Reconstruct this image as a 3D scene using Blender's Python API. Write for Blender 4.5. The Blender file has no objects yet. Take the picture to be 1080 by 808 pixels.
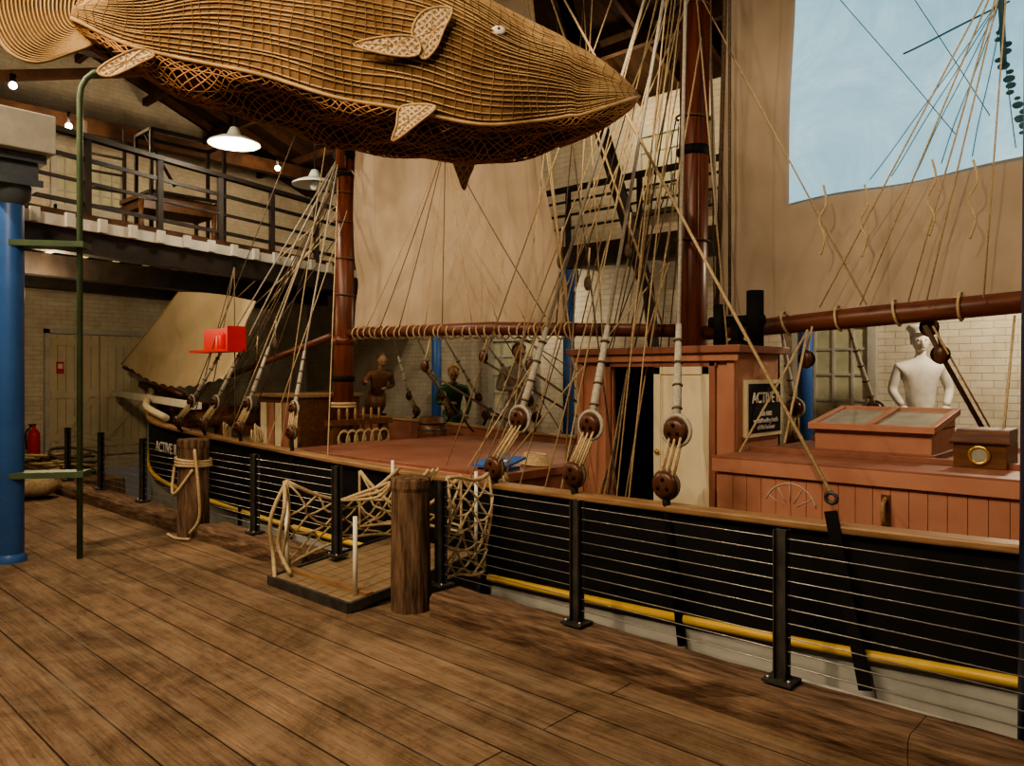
import bpy, bmesh, math, random
from mathutils import Vector, Matrix
random.seed(4)
S=bpy.context.scene
V=Vector

# ------------------------------------------------------------------ helpers
def empty(name,loc=(0,0,0),rot=(0,0,0),parent=None):
    o=bpy.data.objects.new(name,None); S.collection.objects.link(o)
    o.location=loc; o.rotation_euler=rot; o.empty_display_size=0.1
    if parent: o.parent=parent
    return o

class MB:
    def __init__(s): s.v=[];s.f=[];s.m=[];s.sm=[];s.mats=[];s.uv={}
    def mi(s,m):
        if m not in s.mats: s.mats.append(m)
        return s.mats.index(m)
    def add(s,vs,fs,m,smooth=False):
        b=len(s.v); s.v+=[tuple(v) for v in vs]; k=s.mi(m)
        for f in fs: s.f.append([b+i for i in f]); s.m.append(k); s.sm.append(smooth)
    def box(s,a,b,m):
        x0,y0,z0=[min(a[i],b[i]) for i in range(3)]; x1,y1,z1=[max(a[i],b[i]) for i in range(3)]
        s.add([(x0,y0,z0),(x1,y0,z0),(x1,y1,z0),(x0,y1,z0),(x0,y0,z1),(x1,y0,z1),(x1,y1,z1),(x0,y1,z1)],
          [(0,3,2,1),(4,5,6,7),(0,1,5,4),(1,2,6,5),(2,3,7,6),(3,0,4,7)],m)
    def beam(s,p0,p1,w,h,m,up=(0,0,1)):
        p0=V(p0);p1=V(p1);d=(p1-p0).normalized();up=V(up)
        if abs(d.dot(up))>.98: up=V((0,1,0))
        sd=d.cross(up).normalized(); u=sd.cross(d).normalized()
        vs=[]
        for p in (p0,p1):
            for a,b in ((-1,-1),(1,-1),(1,1),(-1,1)): vs.append(p+sd*a*w/2+u*b*h/2)
        s.add(vs,[(3,2,1,0),(4,5,6,7),(0,1,5,4),(1,2,6,5),(2,3,7,6),(3,0,4,7)],m)
    def tube(s,pts,r,m,n=8,closed=False,caps=True):
        pts=[V(p) for p in pts]; N=len(pts)
        rs=r if isinstance(r,(list,tuple)) else [r]*N
        vs=[]; fs=[]; prev=None
        for i,p in enumerate(pts):
            if closed: d=pts[(i+1)%N]-pts[i-1]
            else: d=pts[min(i+1,N-1)]-pts[max(i-1,0)]
            if d.length<1e-9: d=V((0,0,1))
            d.normalize()
            if prev is None:
                a=V((0,0,1)) if abs(d.z)<.9 else V((1,0,0))
                e=d.cross(a).normalized()
            else:
                e=(prev-d*prev.dot(d))
                e=e.normalized() if e.length>1e-6 else prev
            prev=e; g=d.cross(e)
            for k in range(n):
                t=2*math.pi*k/n; vs.append(p+(e*math.cos(t)+g*math.sin(t))*rs[i])
        for i in range(N if closed else N-1):
            j=(i+1)%N
            for k in range(n):
                l=(k+1)%n; fs.append((i*n+k,i*n+l,j*n+l,j*n+k))
        if caps and not closed:
            fs.append(tuple(range(n-1,-1,-1))); fs.append(tuple((N-1)*n+k for k in range(n)))
        s.add(vs,fs,m,True)
    def cyl(s,p0,p1,r0,m,r1=None,n=16): s.tube([p0,p1],[r0,r0 if r1 is None else r1],m,n)
    def lathe(s,c,prof,m,n=24,ax=(0,0,1)):
        q=V((0,0,1)).rotation_difference(V(ax).normalized()); c=V(c); vs=[];fs=[]
        for r,z in prof:
            for k in range(n):
                t=2*math.pi*k/n; vs.append(c+q@V((r*math.cos(t),r*math.sin(t),z)))
        for i in range(len(prof)-1):
            for k in range(n):
                l=(k+1)%n; fs.append((i*n+k,i*n+l,(i+1)*n+l,(i+1)*n+k))
        s.add(vs,fs,m,True)
    def ball(s,c,r,m,n=14,sc=(1,1,1),fn=None):
        c=V(c); vs=[];fs=[]; h=n//2+1
        for i in range(h+1):
            p=math.pi*i/h
            for k in range(n):
                t=2*math.pi*k/n
                q=V((math.sin(p)*math.cos(t),math.sin(p)*math.sin(t),math.cos(p)))
                if fn: q=fn(q)
                vs.append(c+V((q.x*sc[0],q.y*sc[1],q.z*sc[2]))*r)
        for i in range(h):
            for k in range(n):
                l=(k+1)%n; fs.append((i*n+k,(i+1)*n+k,(i+1)*n+l,i*n+l))
        s.add(vs,fs,m,True)
    def torus(s,c,ax,R,r,m,n=20,k=8,a0=0,a1=2*math.pi):
        q=V((0,0,1)).rotation_difference(V(ax).normalized()); c=V(c)
        full=abs(a1-a0-2*math.pi)<1e-6
        pts=[c+q@V((R*math.cos(a0+(a1-a0)*i/n),R*math.sin(a0+(a1-a0)*i/n),0)) for i in range(n if full else n+1)]
        s.tube(pts,r,m,k,closed=full)
    def grid(s,fn,nu,nv,m,uvfn=None):
        b=len(s.v); vs=[fn(i/nu,j/nv) for j in range(nv+1) for i in range(nu+1)]
        fs=[(j*(nu+1)+i,j*(nu+1)+i+1,(j+1)*(nu+1)+i+1,(j+1)*(nu+1)+i) for j in range(nv) for i in range(nu)]
        s.add(vs,fs,m,True)
        for j in range(nv+1):
            for i in range(nu+1):
                s.uv[b+j*(nu+1)+i]=uvfn(i/nu,j/nv) if uvfn else (i/nu,j/nv)
    def plate(s,pts,th,m,nrm=(0,1,0)):
        n=V(nrm).normalized()*th/2; N=len(pts)
        vs=[V(p)-n for p in pts]+[V(p)+n for p in pts]
        fs=[tuple(range(N-1,-1,-1)),tuple(range(N,2*N))]+[(i,(i+1)%N,N+(i+1)%N,N+i) for i in range(N)]
        s.add(vs,fs,m)
    def obj(s,name,parent=None,bevel=0,solid=0):
        me=bpy.data.meshes.new(name); me.from_pydata(s.v,[],s.f)
        for m in s.mats: me.materials.append(m)
        me.polygons.foreach_set('material_index',s.m); me.polygons.foreach_set('use_smooth',s.sm)
        if s.uv:
            l=me.uv_layers.new(name='UVMap')
            for lp in me.loops: l.data[lp.index].uv=s.uv.get(lp.vertex_index,(0,0))
        me.update()
        bm=bmesh.new(); bm.from_mesh(me); bmesh.ops.recalc_face_normals(bm,faces=bm.faces); bm.to_mesh(me); bm.free()
        o=bpy.data.objects.new(name,me); S.collection.objects.link(o)
        if parent: o.parent=parent
        if bevel:
            md=o.modifiers.new('bevel','BEVEL'); md.width=bevel; md.segments=2; md.limit_method='ANGLE'; md.angle_limit=math.radians(50)
        if solid:
            md=o.modifiers.new('thick','SOLIDIFY'); md.thickness=solid; md.offset=0
        return o

def curve(pts,closed=False,k=6):
    out=[];n=len(pts);P=[V(p) for p in pts]
    for i in range(n if closed else n-1):
        a=P[i-1] if (closed or i>0) else P[i]; b=P[i]; c=P[(i+1)%n]; d=P[(i+2)%n] if (closed or i+2<n) else c
        for j in range(k):
            t=j/k; out.append(.5*((2*b)+(c-a)*t+(2*a-5*b+4*c-d)*t*t+(3*b-a-3*c+d)*t**3))
    if not closed: out.append(P[-1])
    return out
def table(tab):
    tab=sorted(tab)
    def f(x):
        if x<=tab[0][0]: return tab[0][1]
        if x>=tab[-1][0]: return tab[-1][1]
        for i in range(len(tab)-1):
            if tab[i][0]<=x<=tab[i+1][0]:
                x1,y1=tab[i];x2,y2=tab[i+1]
                x0,y0=tab[i-1] if i else (x1-(x2-x1),y1-(y2-y1)); x3,y3=tab[i+2] if i+2<len(tab) else (x2+(x2-x1),y2+(y2-y1))
                t=(x-x1)/(x2-x1);h=x2-x1;m1=(y2-y0)/(x2-x0)*h;m2=(y3-y1)/(x3-x1)*h
                return (2*t**3-3*t*t+1)*y1+(t**3-2*t*t+t)*m1+(-2*t**3+3*t*t)*y2+(t**3-t*t)*m2
    return f
def sagline(a,b,sag=0,n=10):
    a=V(a);b=V(b); return [a.lerp(b,i/n)-V((0,0,sag*4*(i/n)*(1-i/n))) for i in range(n+1)]

# ------------------------------------------------------------------ materials
def base(name):
    m=bpy.data.materials.new(name); m.use_nodes=True; nt=m.node_tree
    return m,nt,nt.nodes['Principled BSDF']
def nd(nt,t,**k):
    n=nt.nodes.new(t)
    for a,b in k.items():
        if a.startswith('i_'): n.inputs[a[2:].replace('_',' ')].default_value=b
        else: setattr(n,a,b)
    return n
def mth(nt,op,a,b=None):
    n=nt.nodes.new('ShaderNodeMath'); n.operation=op
    for i,x in enumerate((a,b)):
        if x is None: continue
        if isinstance(x,(int,float)): n.inputs[i].default_value=x
        else: nt.links.new(x,n.inputs[i])
    return n.outputs[0]
def ramp(nt,fac,stops):
    r=nt.nodes.new('ShaderNodeValToRGB'); e=r.color_ramp.elements
    while len(e)<len(stops): e.new(.5)
    for i,(p,c) in enumerate(stops): e[i].position=p; e[i].color=(*c,1)
    nt.links.new(fac,r.inputs[0]); return r.outputs[0]
def mixc(nt,fac,a,b,mode='MIX'):
    n=nt.nodes.new('ShaderNodeMix'); n.data_type='RGBA'; n.blend_type=mode
    for i,x in ((0,fac),(6,a),(7,b)):
        if isinstance(x,(int,float)): n.inputs[i].default_value=x
        elif isinstance(x,tuple): n.inputs[i].default_value=(*x,1)
        else: nt.links.new(x,n.inputs[i])
    return n.outputs[2]
def noisy(name,c1,c2,scale=6,rough=.6,stretch=(1,1,1),bump=.15,metal=0,detail=6,lo=.35,hi=.68,spec=.4):
    m,nt,b=base(name); tc=nd(nt,'ShaderNodeTexCoord'); mp=nd(nt,'ShaderNodeMapping'); mp.inputs['Scale'].default_value=stretch
    nt.links.new(tc.outputs['Object'],mp.inputs[0])
    n=nd(nt,'ShaderNodeTexNoise',i_Scale=scale,i_Detail=detail,i_Roughness=.65); nt.links.new(mp.outputs[0],n.inputs['Vector'])
    c=ramp(nt,n.outputs[0],[(lo,c1),(hi,c2)]); nt.links.new(c,b.inputs['Base Color'])
    b.inputs['Roughness'].default_value=rough; b.inputs['Metallic'].default_value=metal; b.inputs['Specular IOR Level'].default_value=spec
    if bump:
        bp=nd(nt,'ShaderNodeBump',i_Strength=bump,i_Distance=.02); nt.links.new(n.outputs[0],bp.inputs['Height']); nt.links.new(bp.outputs[0],b.inputs['Normal'])
    return m
def emis(name,c,s):
    m,nt,b=base(name); b.inputs['Base Color'].default_value=(*c,1); b.inputs['Emission Color'].default_value=(*c,1); b.inputs['Emission Strength'].default_value=s
    return m
def brickmat(name,ax,c1,c2,mort,bw=.23,bh=.085):
    m,nt,b=base(name); tc=nd(nt,'ShaderNodeTexCoord'); sp=nd(nt,'ShaderNodeSeparateXYZ'); cb=nd(nt,'ShaderNodeCombineXYZ')
    nt.links.new(tc.outputs['Object'],sp.inputs[0]); nt.links.new(sp.outputs[ax],cb.inputs[0]); nt.links.new(sp.outputs[2],cb.inputs[1])
    br=nd(nt,'ShaderNodeTexBrick',i_Scale=1.0,i_Mortar_Size=.005,i_Mortar_Smooth=.8,i_Brick_Width=bw,i_Row_Height=bh)
    br.inputs['Color1'].default_value=(*c1,1);br.inputs['Color2'].default_value=(*c2,1);br.inputs['Mortar'].default_value=(*mort,1)
    nt.links.new(cb.outputs[0],br.inputs['Vector'])
    n=nd(nt,'ShaderNodeTexNoise',i_Scale=2.5,i_Detail=8.0,i_Roughness=.7); nt.links.new(tc.outputs['Object'],n.inputs['Vector'])
    d=ramp(nt,n.outputs[0],[(.3,(.72,.69,.64)),(.65,(1,1,1))])
    nt.links.new(mixc(nt,1.0,br.outputs[0],d,'MULTIPLY'),b.inputs['Base Color'])
    bp=nd(nt,'ShaderNodeBump',i_Strength=.6,i_Distance=.014); bp.invert=True
    nt.links.new(br.outputs['Fac'],bp.inputs['Height']); nt.links.new(bp.outputs[0],b.inputs['Normal']); b.inputs['Roughness'].default_value=.8
    return m
def floormat():
    m,nt,b=base('worn_floor_planks'); tc=nd(nt,'ShaderNodeTexCoord')
    br=nd(nt,'ShaderNodeTexBrick',i_Scale=1.0,i_Mortar_Size=.005,i_Mortar_Smooth=.3,i_Brick_Width=6.0,i_Row_Height=.26,i_Bias=0.0)
    br.offset=.37
    br.inputs['Color1'].default_value=(.225,.158,.105,1);br.inputs['Color2'].default_value=(.155,.106,.07,1);br.inputs['Mortar'].default_value=(.03,.021,.015,1)
    nt.links.new(tc.outputs['Object'],br.inputs['Vector'])
    mp=nd(nt,'ShaderNodeMapping'); mp.inputs['Scale'].default_value=(.8,26,1); nt.links.new(tc.outputs['Object'],mp.inputs[0])
    n=nd(nt,'ShaderNodeTexNoise',i_Scale=2.0,i_Detail=12.0,i_Roughness=.8,i_Distortion=1.2); nt.links.new(mp.outputs[0],n.inputs['Vector'])
    g=ramp(nt,n.outputs[0],[(.34,(.4,.35,.32)),(.47,(.92,.88,.84)),(.66,(1.5,1.47,1.42))])
    n2=nd(nt,'ShaderNodeTexNoise',i_Scale=1.3,i_Detail=9.0,i_Roughness=.75,i_Distortion=.5); nt.links.new(tc.outputs['Object'],n2.inputs['Vector'])
    w=ramp(nt,n2.outputs[0],[(.33,(.42,.38,.36)),(.5,(.95,.93,.92)),(.68,(1.45,1.47,1.5))])
    c=mixc(nt,1.0,br.outputs[0],g,'MULTIPLY'); c=mixc(nt,1.0,c,w,'MULTIPLY')
    n3=nd(nt,'ShaderNodeTexNoise',i_Scale=18.0,i_Detail=4.0,i_Roughness=.8); nt.links.new(tc.outputs['Object'],n3.inputs['Vector'])
    c=mixc(nt,1.0,c,ramp(nt,n3.outputs[0],[(.3,(.4,.36,.34)),(.4,(1,1,1))]),'MULTIPLY')
    mp4=nd(nt,'ShaderNodeMapping'); mp4.inputs['Scale'].default_value=(.5,6,1); nt.links.new(tc.outputs['Object'],mp4.inputs[0])
    n4=nd(nt,'ShaderNodeTexNoise',i_Scale=1.7,i_Detail=9.0,i_Roughness=.75); nt.links.new(mp4.outputs[0],n4.inputs['Vector'])
    f4=ramp(nt,n4.outputs[0],[(.5,(0,0,0)),(.7,(.6,)*3)])
    c=mixc(nt,f4,c,(.32,.25,.18))
    nt.links.new(c,b.inputs['Base Color'])
    b.inputs['Roughness'].default_value=.8; b.inputs['Specular IOR Level'].default_value=.15
    hgt=mth(nt,'SUBTRACT',mth(nt,'MULTIPLY',n.outputs[0],.6),br.outputs['Fac'])
    bp=nd(nt,'ShaderNodeBump',i_Strength=.7,i_Distance=.013); nt.links.new(hgt,bp.inputs['Height']); nt.links.new(bp.outputs[0],b.inputs['Normal'])
    return m
def canvas(name,c1,c2,panels=.6,bd=.1,tl=.25):
    m,nt,b=base(name); tc=nd(nt,'ShaderNodeTexCoord'); sp=nd(nt,'ShaderNodeSeparateXYZ'); nt.links.new(tc.outputs['Object'],sp.inputs[0])
    n=nd(nt,'ShaderNodeTexNoise',i_Scale=1.1,i_Detail=5.0,i_Roughness=.55,i_Distortion=.4); nt.links.new(tc.outputs['Object'],n.inputs['Vector'])
    c=ramp(nt,n.outputs[0],[(.3,c1),(.7,c2)])
    pp=mth(nt,'PINGPONG',mth(nt,'MULTIPLY',sp.outputs[0],1/panels),.5)
    seam=ramp(nt,pp,[(0,(.86,)*3),(.018,(1,)*3)])
    c=mixc(nt,1.0,c,seam,'MULTIPLY')
    nt.links.new(c,b.inputs['Base Color']); b.inputs['Roughness'].default_value=.95; b.inputs['Specular IOR Level'].default_value=.08
    mp=nd(nt,'ShaderNodeMapping'); mp.inputs['Scale'].default_value=(2.0,1,.7); mp.inputs['Rotation'].default_value=(0,.4,0); nt.links.new(tc.outputs['Object'],mp.inputs[0])
    w=nd(nt,'ShaderNodeTexNoise',i_Scale=1.6,i_Detail=1.0,i_Roughness=.35,i_Distortion=.3); nt.links.new(mp.outputs[0],w.inputs['Vector'])
    bp=nd(nt,'ShaderNodeBump',i_Strength=1.0,i_Distance=bd); nt.links.new(w.outputs[0],bp.inputs['Height']); nt.links.new(bp.outputs[0],b.inputs['Normal'])
    tr=nd(nt,'ShaderNodeBsdfTranslucent'); nt.links.new(c,tr.inputs[0]); mx=nd(nt,'ShaderNodeMixShader'); mx.inputs[0].default_value=tl
    out=[x for x in nt.nodes if x.type=='OUTPUT_MATERIAL'][0]
    nt.links.new(b.outputs[0],mx.inputs[1]); nt.links.new(tr.outputs[0],mx.inputs[2]); nt.links.new(mx.outputs[0],out.inputs[0])
    return m
def netmat(name,strand,gap,k=16,kv=16,th=.14):
    m,nt,b=base(name); uv=nd(nt,'ShaderNodeUVMap'); n=nd(nt,'ShaderNodeTexNoise',i_Scale=9.0,i_Detail=3.0); nt.links.new(uv.outputs[0],n.inputs['Vector'])
    sp=nd(nt,'ShaderNodeSeparateXYZ'); nt.links.new(uv.outputs[0],sp.inputs[0])
    a=mth(nt,'ADD',mth(nt,'MULTIPLY',sp.outputs[0],k),n.outputs[0]); c=mth(nt,'MULTIPLY',sp.outputs[1],kv)
    p=mth(nt,'PINGPONG',mth(nt,'ADD',a,c),.5); q=mth(nt,'PINGPONG',mth(nt,'SUBTRACT',a,c),.5)
    mn=mth(nt,'MINIMUM',p,q)
    col=ramp(nt,mn,[(th*.6,strand),(th,gap)]); nt.links.new(col,b.inputs['Base Color']); b.inputs['Roughness'].default_value=.8
    bp=nd(nt,'ShaderNodeBump',i_Strength=.8,i_Distance=.02); bp.invert=True; nt.links.new(mn,bp.inputs['Height']); nt.links.new(bp.outputs[0],b.inputs['Normal'])
    return m

M={}
M['floor']=floormat()
M['brickX']=brickmat('painted_brick_back',0,(.78,.72,.60),(.72,.67,.55),(.56,.50,.40))
M['brickY']=brickmat('painted_brick_end',1,(.78,.72,.60),(.72,.67,.55),(.56,.50,.40))
M['kerb']=noisy('weathered_kerb_timber',(.07,.042,.028),(.26,.17,.115),3,.85,(1.2,9,9),.6,spec=.15)
M['bollard']=noisy('weathered_bollard_timber',(.04,.026,.018),(.25,.155,.10),4,.8,(7,7,.8),.8,spec=.2)
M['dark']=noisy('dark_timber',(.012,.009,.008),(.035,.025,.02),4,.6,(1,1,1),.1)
M['roof']=noisy('roof_boards',(.02,.012,.007),(.055,.03,.016),3,.8,(8,1,1),.2,spec=.1)
M['roofbeam']=noisy('roof_beam_timber',(.035,.017,.010),(.095,.044,.023),4,.7,(1,1,1),.2,spec=.2)
M['steel']=noisy('fence_steel',(.04,.038,.036),(.095,.09,.082),9,.5,(1,1,1),.05,.35)
M['wire']=noisy('wire_steel',(.3,.3,.29),(.46,.44,.42),20,.35,(1,1,1),0,.7)
M['blue']=noisy('blue_paint',(.035,.115,.36),(.05,.15,.44),3,.4,(1,1,1),.05)
M['bluedk']=noisy('dark_blue_paint',(.018,.03,.09),(.026,.045,.12),3,.4,(1,1,1),.05)
M['bluegrey']=noisy('blue_grey_paint',(.08,.10,.13),(.14,.16,.19),3,.5,(1,1,1),.05)
M['green']=noisy('green_paint',(.06,.10,.055),(.10,.15,.085),5,.5,(1,1,1),.05)
M['offwhite']=noisy('offwhite_paint',(.46,.45,.41),(.62,.60,.54),4,.6,(1,1,1),.1)
M['cream']=noisy('cream_paint',(.62,.55,.38),(.72,.65,.47),3,.5,(1,1,1),.08)
M['salmon']=noisy('terracotta_paint',(.36,.165,.11),(.46,.225,.155),2.5,.5,(1,1,1),.08,spec=.3)
M['salmondk']=noisy('dark_terracotta_paint',(.21,.09,.062),(.30,.13,.092),2.5,.45,(1,1,1),.08,spec=.3)
M['mast']=noisy('varnished_mast',(.08,.022,.013),(.17,.05,.027),3,.35,(6,6,.6),.06)
M['spar']=noisy('varnished_spar',(.08,.026,.016),(.17,.058,.034),3,.4,(.6,6,6),.06)
M['black']=noisy('black_hull_paint',(.005,.005,.005),(.012,.0115,.011),3,.7,(1,1,1),.05,spec=.15)
M['hull']=noisy('pale_hull_paint',(.42,.43,.41),(.60,.59,.55),2,.6,(1,3,3),.15)
M['yellow']=noisy('yellow_paint',(.55,.36,.05),(.68,.46,.09),3,.45,(1,1,1),.05)
M['deck']=noisy('deck_planks',(.19,.135,.08),(.32,.23,.14),3,.7,(1,12,1),.2,spec=.2)
M['caprail']=noisy('cap_rail_wood',(.20,.115,.06),(.36,.22,.115),3,.45,(1,8,8),.1)
M['rope']=noisy('manila_rope',(.38,.29,.17),(.64,.51,.33),60,.85,(1,1,1),.3,spec=.1)
M['ropedk']=noisy('tarred_rope',(.08,.06,.043),(.19,.14,.10),60,.85,(1,1,1),.3,spec=.1)
M['served']=noisy('served_shroud',(.32,.30,.26),(.5,.47,.41),40,.8,(1,1,1),.2,spec=.1)
M['deadeye']=noisy('deadeye_wood',(.055,.02,.012),(.12,.045,.025),10,.35,(1,1,1),.1)
M['sail']=canvas('foresail_canvas',(.40,.315,.235),(.53,.43,.33),.75,.12)
M['sail2']=canvas('mainsail_canvas',(.33,.265,.205),(.45,.365,.29),.9,.12)
M['jib']=canvas('jib_canvas',(.78,.64,.43),(.86,.74,.53),.6,.05,.3)
M['caneb']=noisy('cane_under_layer',(.11,.062,.028),(.23,.135,.065),5,.8,(1,1,1),.2,spec=.1)
M['cane']=noisy('golden_cane',(.28,.175,.085),(.62,.44,.245),2.2,.75,(1,1,1),.1,spec=.12)
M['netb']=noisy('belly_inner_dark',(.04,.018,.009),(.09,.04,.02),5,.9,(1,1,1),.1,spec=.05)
M['netr']=noisy('belly_net_twine',(.36,.18,.085),(.56,.31,.15),6,.8,(1,1,1),.1,spec=.1)
M['lattice']=netmat('fin_lattice',(.55,.43,.28),(.24,.15,.085),9,9,.24)
M['red']=noisy('red_paint',(.6,.012,.01),(.75,.02,.015),3,.4,(1,1,1),.03)
M['white']=noisy('white_paint',(.7,.68,.62),(.82,.8,.74),5,.5,(1,1,1),.05)
M['plaster']=noisy('plaster_white',(.62,.6,.55),(.85,.82,.76),6,.5,(1,1,1),.15)
M['glass']=noisy('dusty_glass',(.20,.21,.19),(.34,.35,.31),5,.1,(1,1,1),0,spec=.8)
M['brass']=noisy('brass',(.55,.36,.1),(.7,.5,.18),8,.3,(1,1,1),0,.9)
M['panelwood']=noisy('polished_wood',(.08,.035,.018),(.18,.078,.033),4,.35,(1,6,6),.06)
M['pane']=noisy('window_pane_paint',(.5,.5,.36),(.7,.69,.5),3,.35,(1,1,1),0)
M['skin']=noisy('painted_skin',(.34,.19,.12),(.44,.26,.16),6,.5)
M['brown']=noisy('painted_brown',(.12,.055,.03),(.2,.095,.045),6,.5)
M['grn2']=noisy('painted_green',(.025,.085,.04),(.04,.13,.055),6,.5)
M['yel2']=noisy('painted_gold',(.4,.27,.06),(.52,.36,.1),6,.5)
M['greyw']=noisy('painted_greyish_white',(.34,.34,.3),(.46,.45,.4),6,.5)
M['sack']=noisy('burlap',(.2,.14,.08),(.34,.25,.15),30,.9,(1,1,1),.4)
M['pit']=noisy('dock_pit',(.03,.028,.025),(.07,.065,.055),3,.8)
M['bulb']=emis('lamp_glow',(1,.88,.68),22)
M['enamel']=noisy('white_enamel',(.7,.75,.72),(.8,.84,.8),4,.3,(1,1,1),0)

# ------------------------------------------------------------------ room
X0,X1,Y0,Y1=-16.0,5.0,-5.0,10.0
b=MB(); b.box((X0,Y0,-.25),(X1,3.62,0),M['floor']); b.box((X0,3.62,-.25),(-12.4,4.55,0),M['floor']); b.box((X0,8.25,-.25),(X1,Y1,0),M['floor']); b.obj('floor')
b=MB(); b.box((X0,3.4,-1.6),(X1,8.4,-1.45),M['pit']); b.box((X0,3.5,-1.45),(X1,3.6,-.26),M['pit']); b.box((X0,8.3,-1.45),(X1,8.4,-.26),M['pit']); b.obj('floor_dock_pit')
b=MB(); b.box((X0-.25,Y1,-.25),(X1+.25,Y1+.25,6.0),M['brickX']); b.obj('wall_back')
b=MB(); b.box((X0-.25,Y0-.25,-.25),(X1+.25,Y0,6.0),M['brickX']); b.obj('wall_front')
def gable(x0,x1,name):
    b=MB(); pts=[(x0,Y0,-.25),(x0,Y1,-.25),(x0,Y1,5.9),(x0,2.5,8.9),(x0,Y0,5.9)]
    b.plate([(p[0]+(x1-x0)/2,p[1],p[2]) for p in pts],abs(x1-x0),M['brickY'],(1,0,0)); b.obj(name)
gable(X0-.25,X0,'wall_left'); gable(X1,X1+.25,'wall_right')
b=MB()
for ya in (Y0,Y1):
    b.plate([(X0-.25,ya,5.9),(X1+.25,ya,5.9),(X1+.25,2.5,8.9),(X0-.25,2.5,8.9)],.08,M['roof'],(0,.3 if ya>0 else -.3,1))
    for i in range(28):
        x=X0+.4+i*.76; b.beam((x,ya,5.78),(x,2.5,8.78),.06,.14,M['roofbeam'])
    for k in range(1,6):
        t=k/6; b.beam((X0,ya+(2.5-ya)*t,5.64+3*t),(X1,ya+(2.5-ya)*t,5.64+3*t),.1,.14,M['roofbeam'])
b.obj('ceiling')
b=MB()
for x in (-14.2,-10.6,-6.9,-1.2,2.5):
    b.beam((x,Y0,5.85),(x,Y1,5.85),.2,.26,M['roofbeam'])
    b.beam((x,2.5,5.9),(x,2.5,8.6),.18,.18,M['roofbeam'])
    for s in (-1,1): b.beam((x,2.5,6.1),(x,2.5+s*3.6,7.25),.15,.15,M['roofbeam'])
b.obj('ceiling_trusses')

# back gallery
XE=X1-.02; YE=Y1-.01
b=MB(); b.box((-11.3,8.8,3.42),(XE,YE,3.5),M['roofbeam']); b.box((-11.3,8.75,3.17),(XE,8.95,3.42),M['dark'])
for i in range(26): b.box((-11.2+i*.62,8.96,3.28),(-11.1+i*.62,YE,3.42),M['offwhite'])
for i in range(13):
    x=-10.8+i*1.25; b.box((x-.03,8.8,3.5),(x+.03,8.86,4.35),M['dark'])
b.box((-11.3,8.77,4.32),(XE,8.89,4.38),M['dark'])
for z in (3.75,3.95,4.15): b.box((-11.3,8.81,z),(XE,8.84,z+.03),M['dark'])
b.obj('back_gallery')
for x in (-10.0,-7.05,-3.52,-.2):
    b=MB(); b.cyl((x,8.84,0),(x,8.84,3.16),.085,M['blue'],n=20); b.lathe((x,8.84,0),[(.15,0),(.15,.08),(.1,.14)],M['blue']); b.lathe((x,8.84,2.9),[(.09,0),(.15,.12),(.15,.24)],M['blue']); b.obj('blue_iron_column')

# left gallery: edge line from A to B
A=V((-9.6,2.4,0)); D=V((-1.4,5.2,0)).normalized(); NO=V((-D.y,D.x,0))
def ge(t,off=0,z=0): p=A+D*t+NO*off; return V((p.x,p.y,z))
g=empty('end_gallery')
t0,t1=-3.2,7.0
b=MB(); p=[ge(t0),ge(t1),V((-11.55,YE,0)),V((X0+.01,YE,0)),V((X0+.01,ge(t0).y,0))]
b.plate([(q.x,q.y,3.46) for q in p],.08,M['roofbeam'],(0,0,1)); b.obj('floor_boards',g)
b=MB()
for i in range(20):
    t=t0+.2+i*.5; q=ge(t,0,3.36); b.beam(q,(X0+.01,q.y,3.36),.09,.12,M['cream'])
b.beam(ge(t0,-.02,3.36),ge(t1,-.02,3.36),.05,.13,M['offwhite'])
for i in range(26):
    t=t0+.15+i*.4; q=ge(t,-.06,3.36); b.beam(q-V((0,0,.06)),q+V((0,0,.1)),.1,.05,M['offwhite'],NO)
b.obj('joists',g)
b=MB(); b.beam(ge(t0,.1,3.16),ge(t1,.1,3.16),.2,.27,M['dark']); b.beam(ge(t0,2.4,3.14),ge(t1,1.9,3.14),.25,.3,M['dark']); b.beam(ge(t0,4.2,3.14),ge(t1,3.4,3.14),.25,.3,M['dark']); b.obj('beams',g)
b=MB()
for i in range(11):
    t=t0+.1+i*.98
    b.beam(ge(t,.03,3.5),ge(t,.03,4.42),.07,.07,M['dark'])
b.beam(ge(t0,.03,4.42),ge(t1,.03,4.42),.1,.06,M['dark']); b.beam(ge(t0,.03,4.15),ge(t1,.03,4.15),.03,.05,M['dark'])
b.beam(ge(t0,.03,3.62),ge(t1,.03,3.62),.03,.05,M['dark'])
b.beam(ge(t0,.03,3.88),ge(t1,.03,3.88),.03,.04,M['dark']); b.obj('railing',g)

# furniture on gallery
b=MB(); tx,ty=-11.6,4.9
b.box((tx-.35,ty-.6,4.12),(tx+.35,ty+.6,4.18),M['panelwood'])
for sx in (-.3,.3):
    for sy in (-.54,.54): b.tube([(tx+sx,ty+sy,3.5),(tx+sx,ty+sy,3.75),(tx+sx,ty+sy,3.85),(tx+sx,ty+sy,4.12)],[.03,.045,.03,.045],M['panelwood'])
b.box((tx-.32,ty-.56,4.0),(tx+.32,ty+.56,4.12),M['panelwood']); b.obj('wooden_table')
b=MB(); tx,ty=-12.6,5.5
for sx in (-.3,.3):
    for sy in (-.6,.6): b.beam((tx+sx,ty+sy,3.5),(tx+sx,ty+sy,5.5),.05,.05,M['dark'])
for z in (4.5,5.48):
    for sx in (-.3,.3): b.beam((tx+sx,ty-.6,z),(tx+sx,ty+.6,z),.05,.05,M['dark'])
    for sy in (-.6,.6): b.beam((tx-.3,ty+sy,z),(tx+.3,ty+sy,z),.05,.05,M['dark'])
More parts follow.
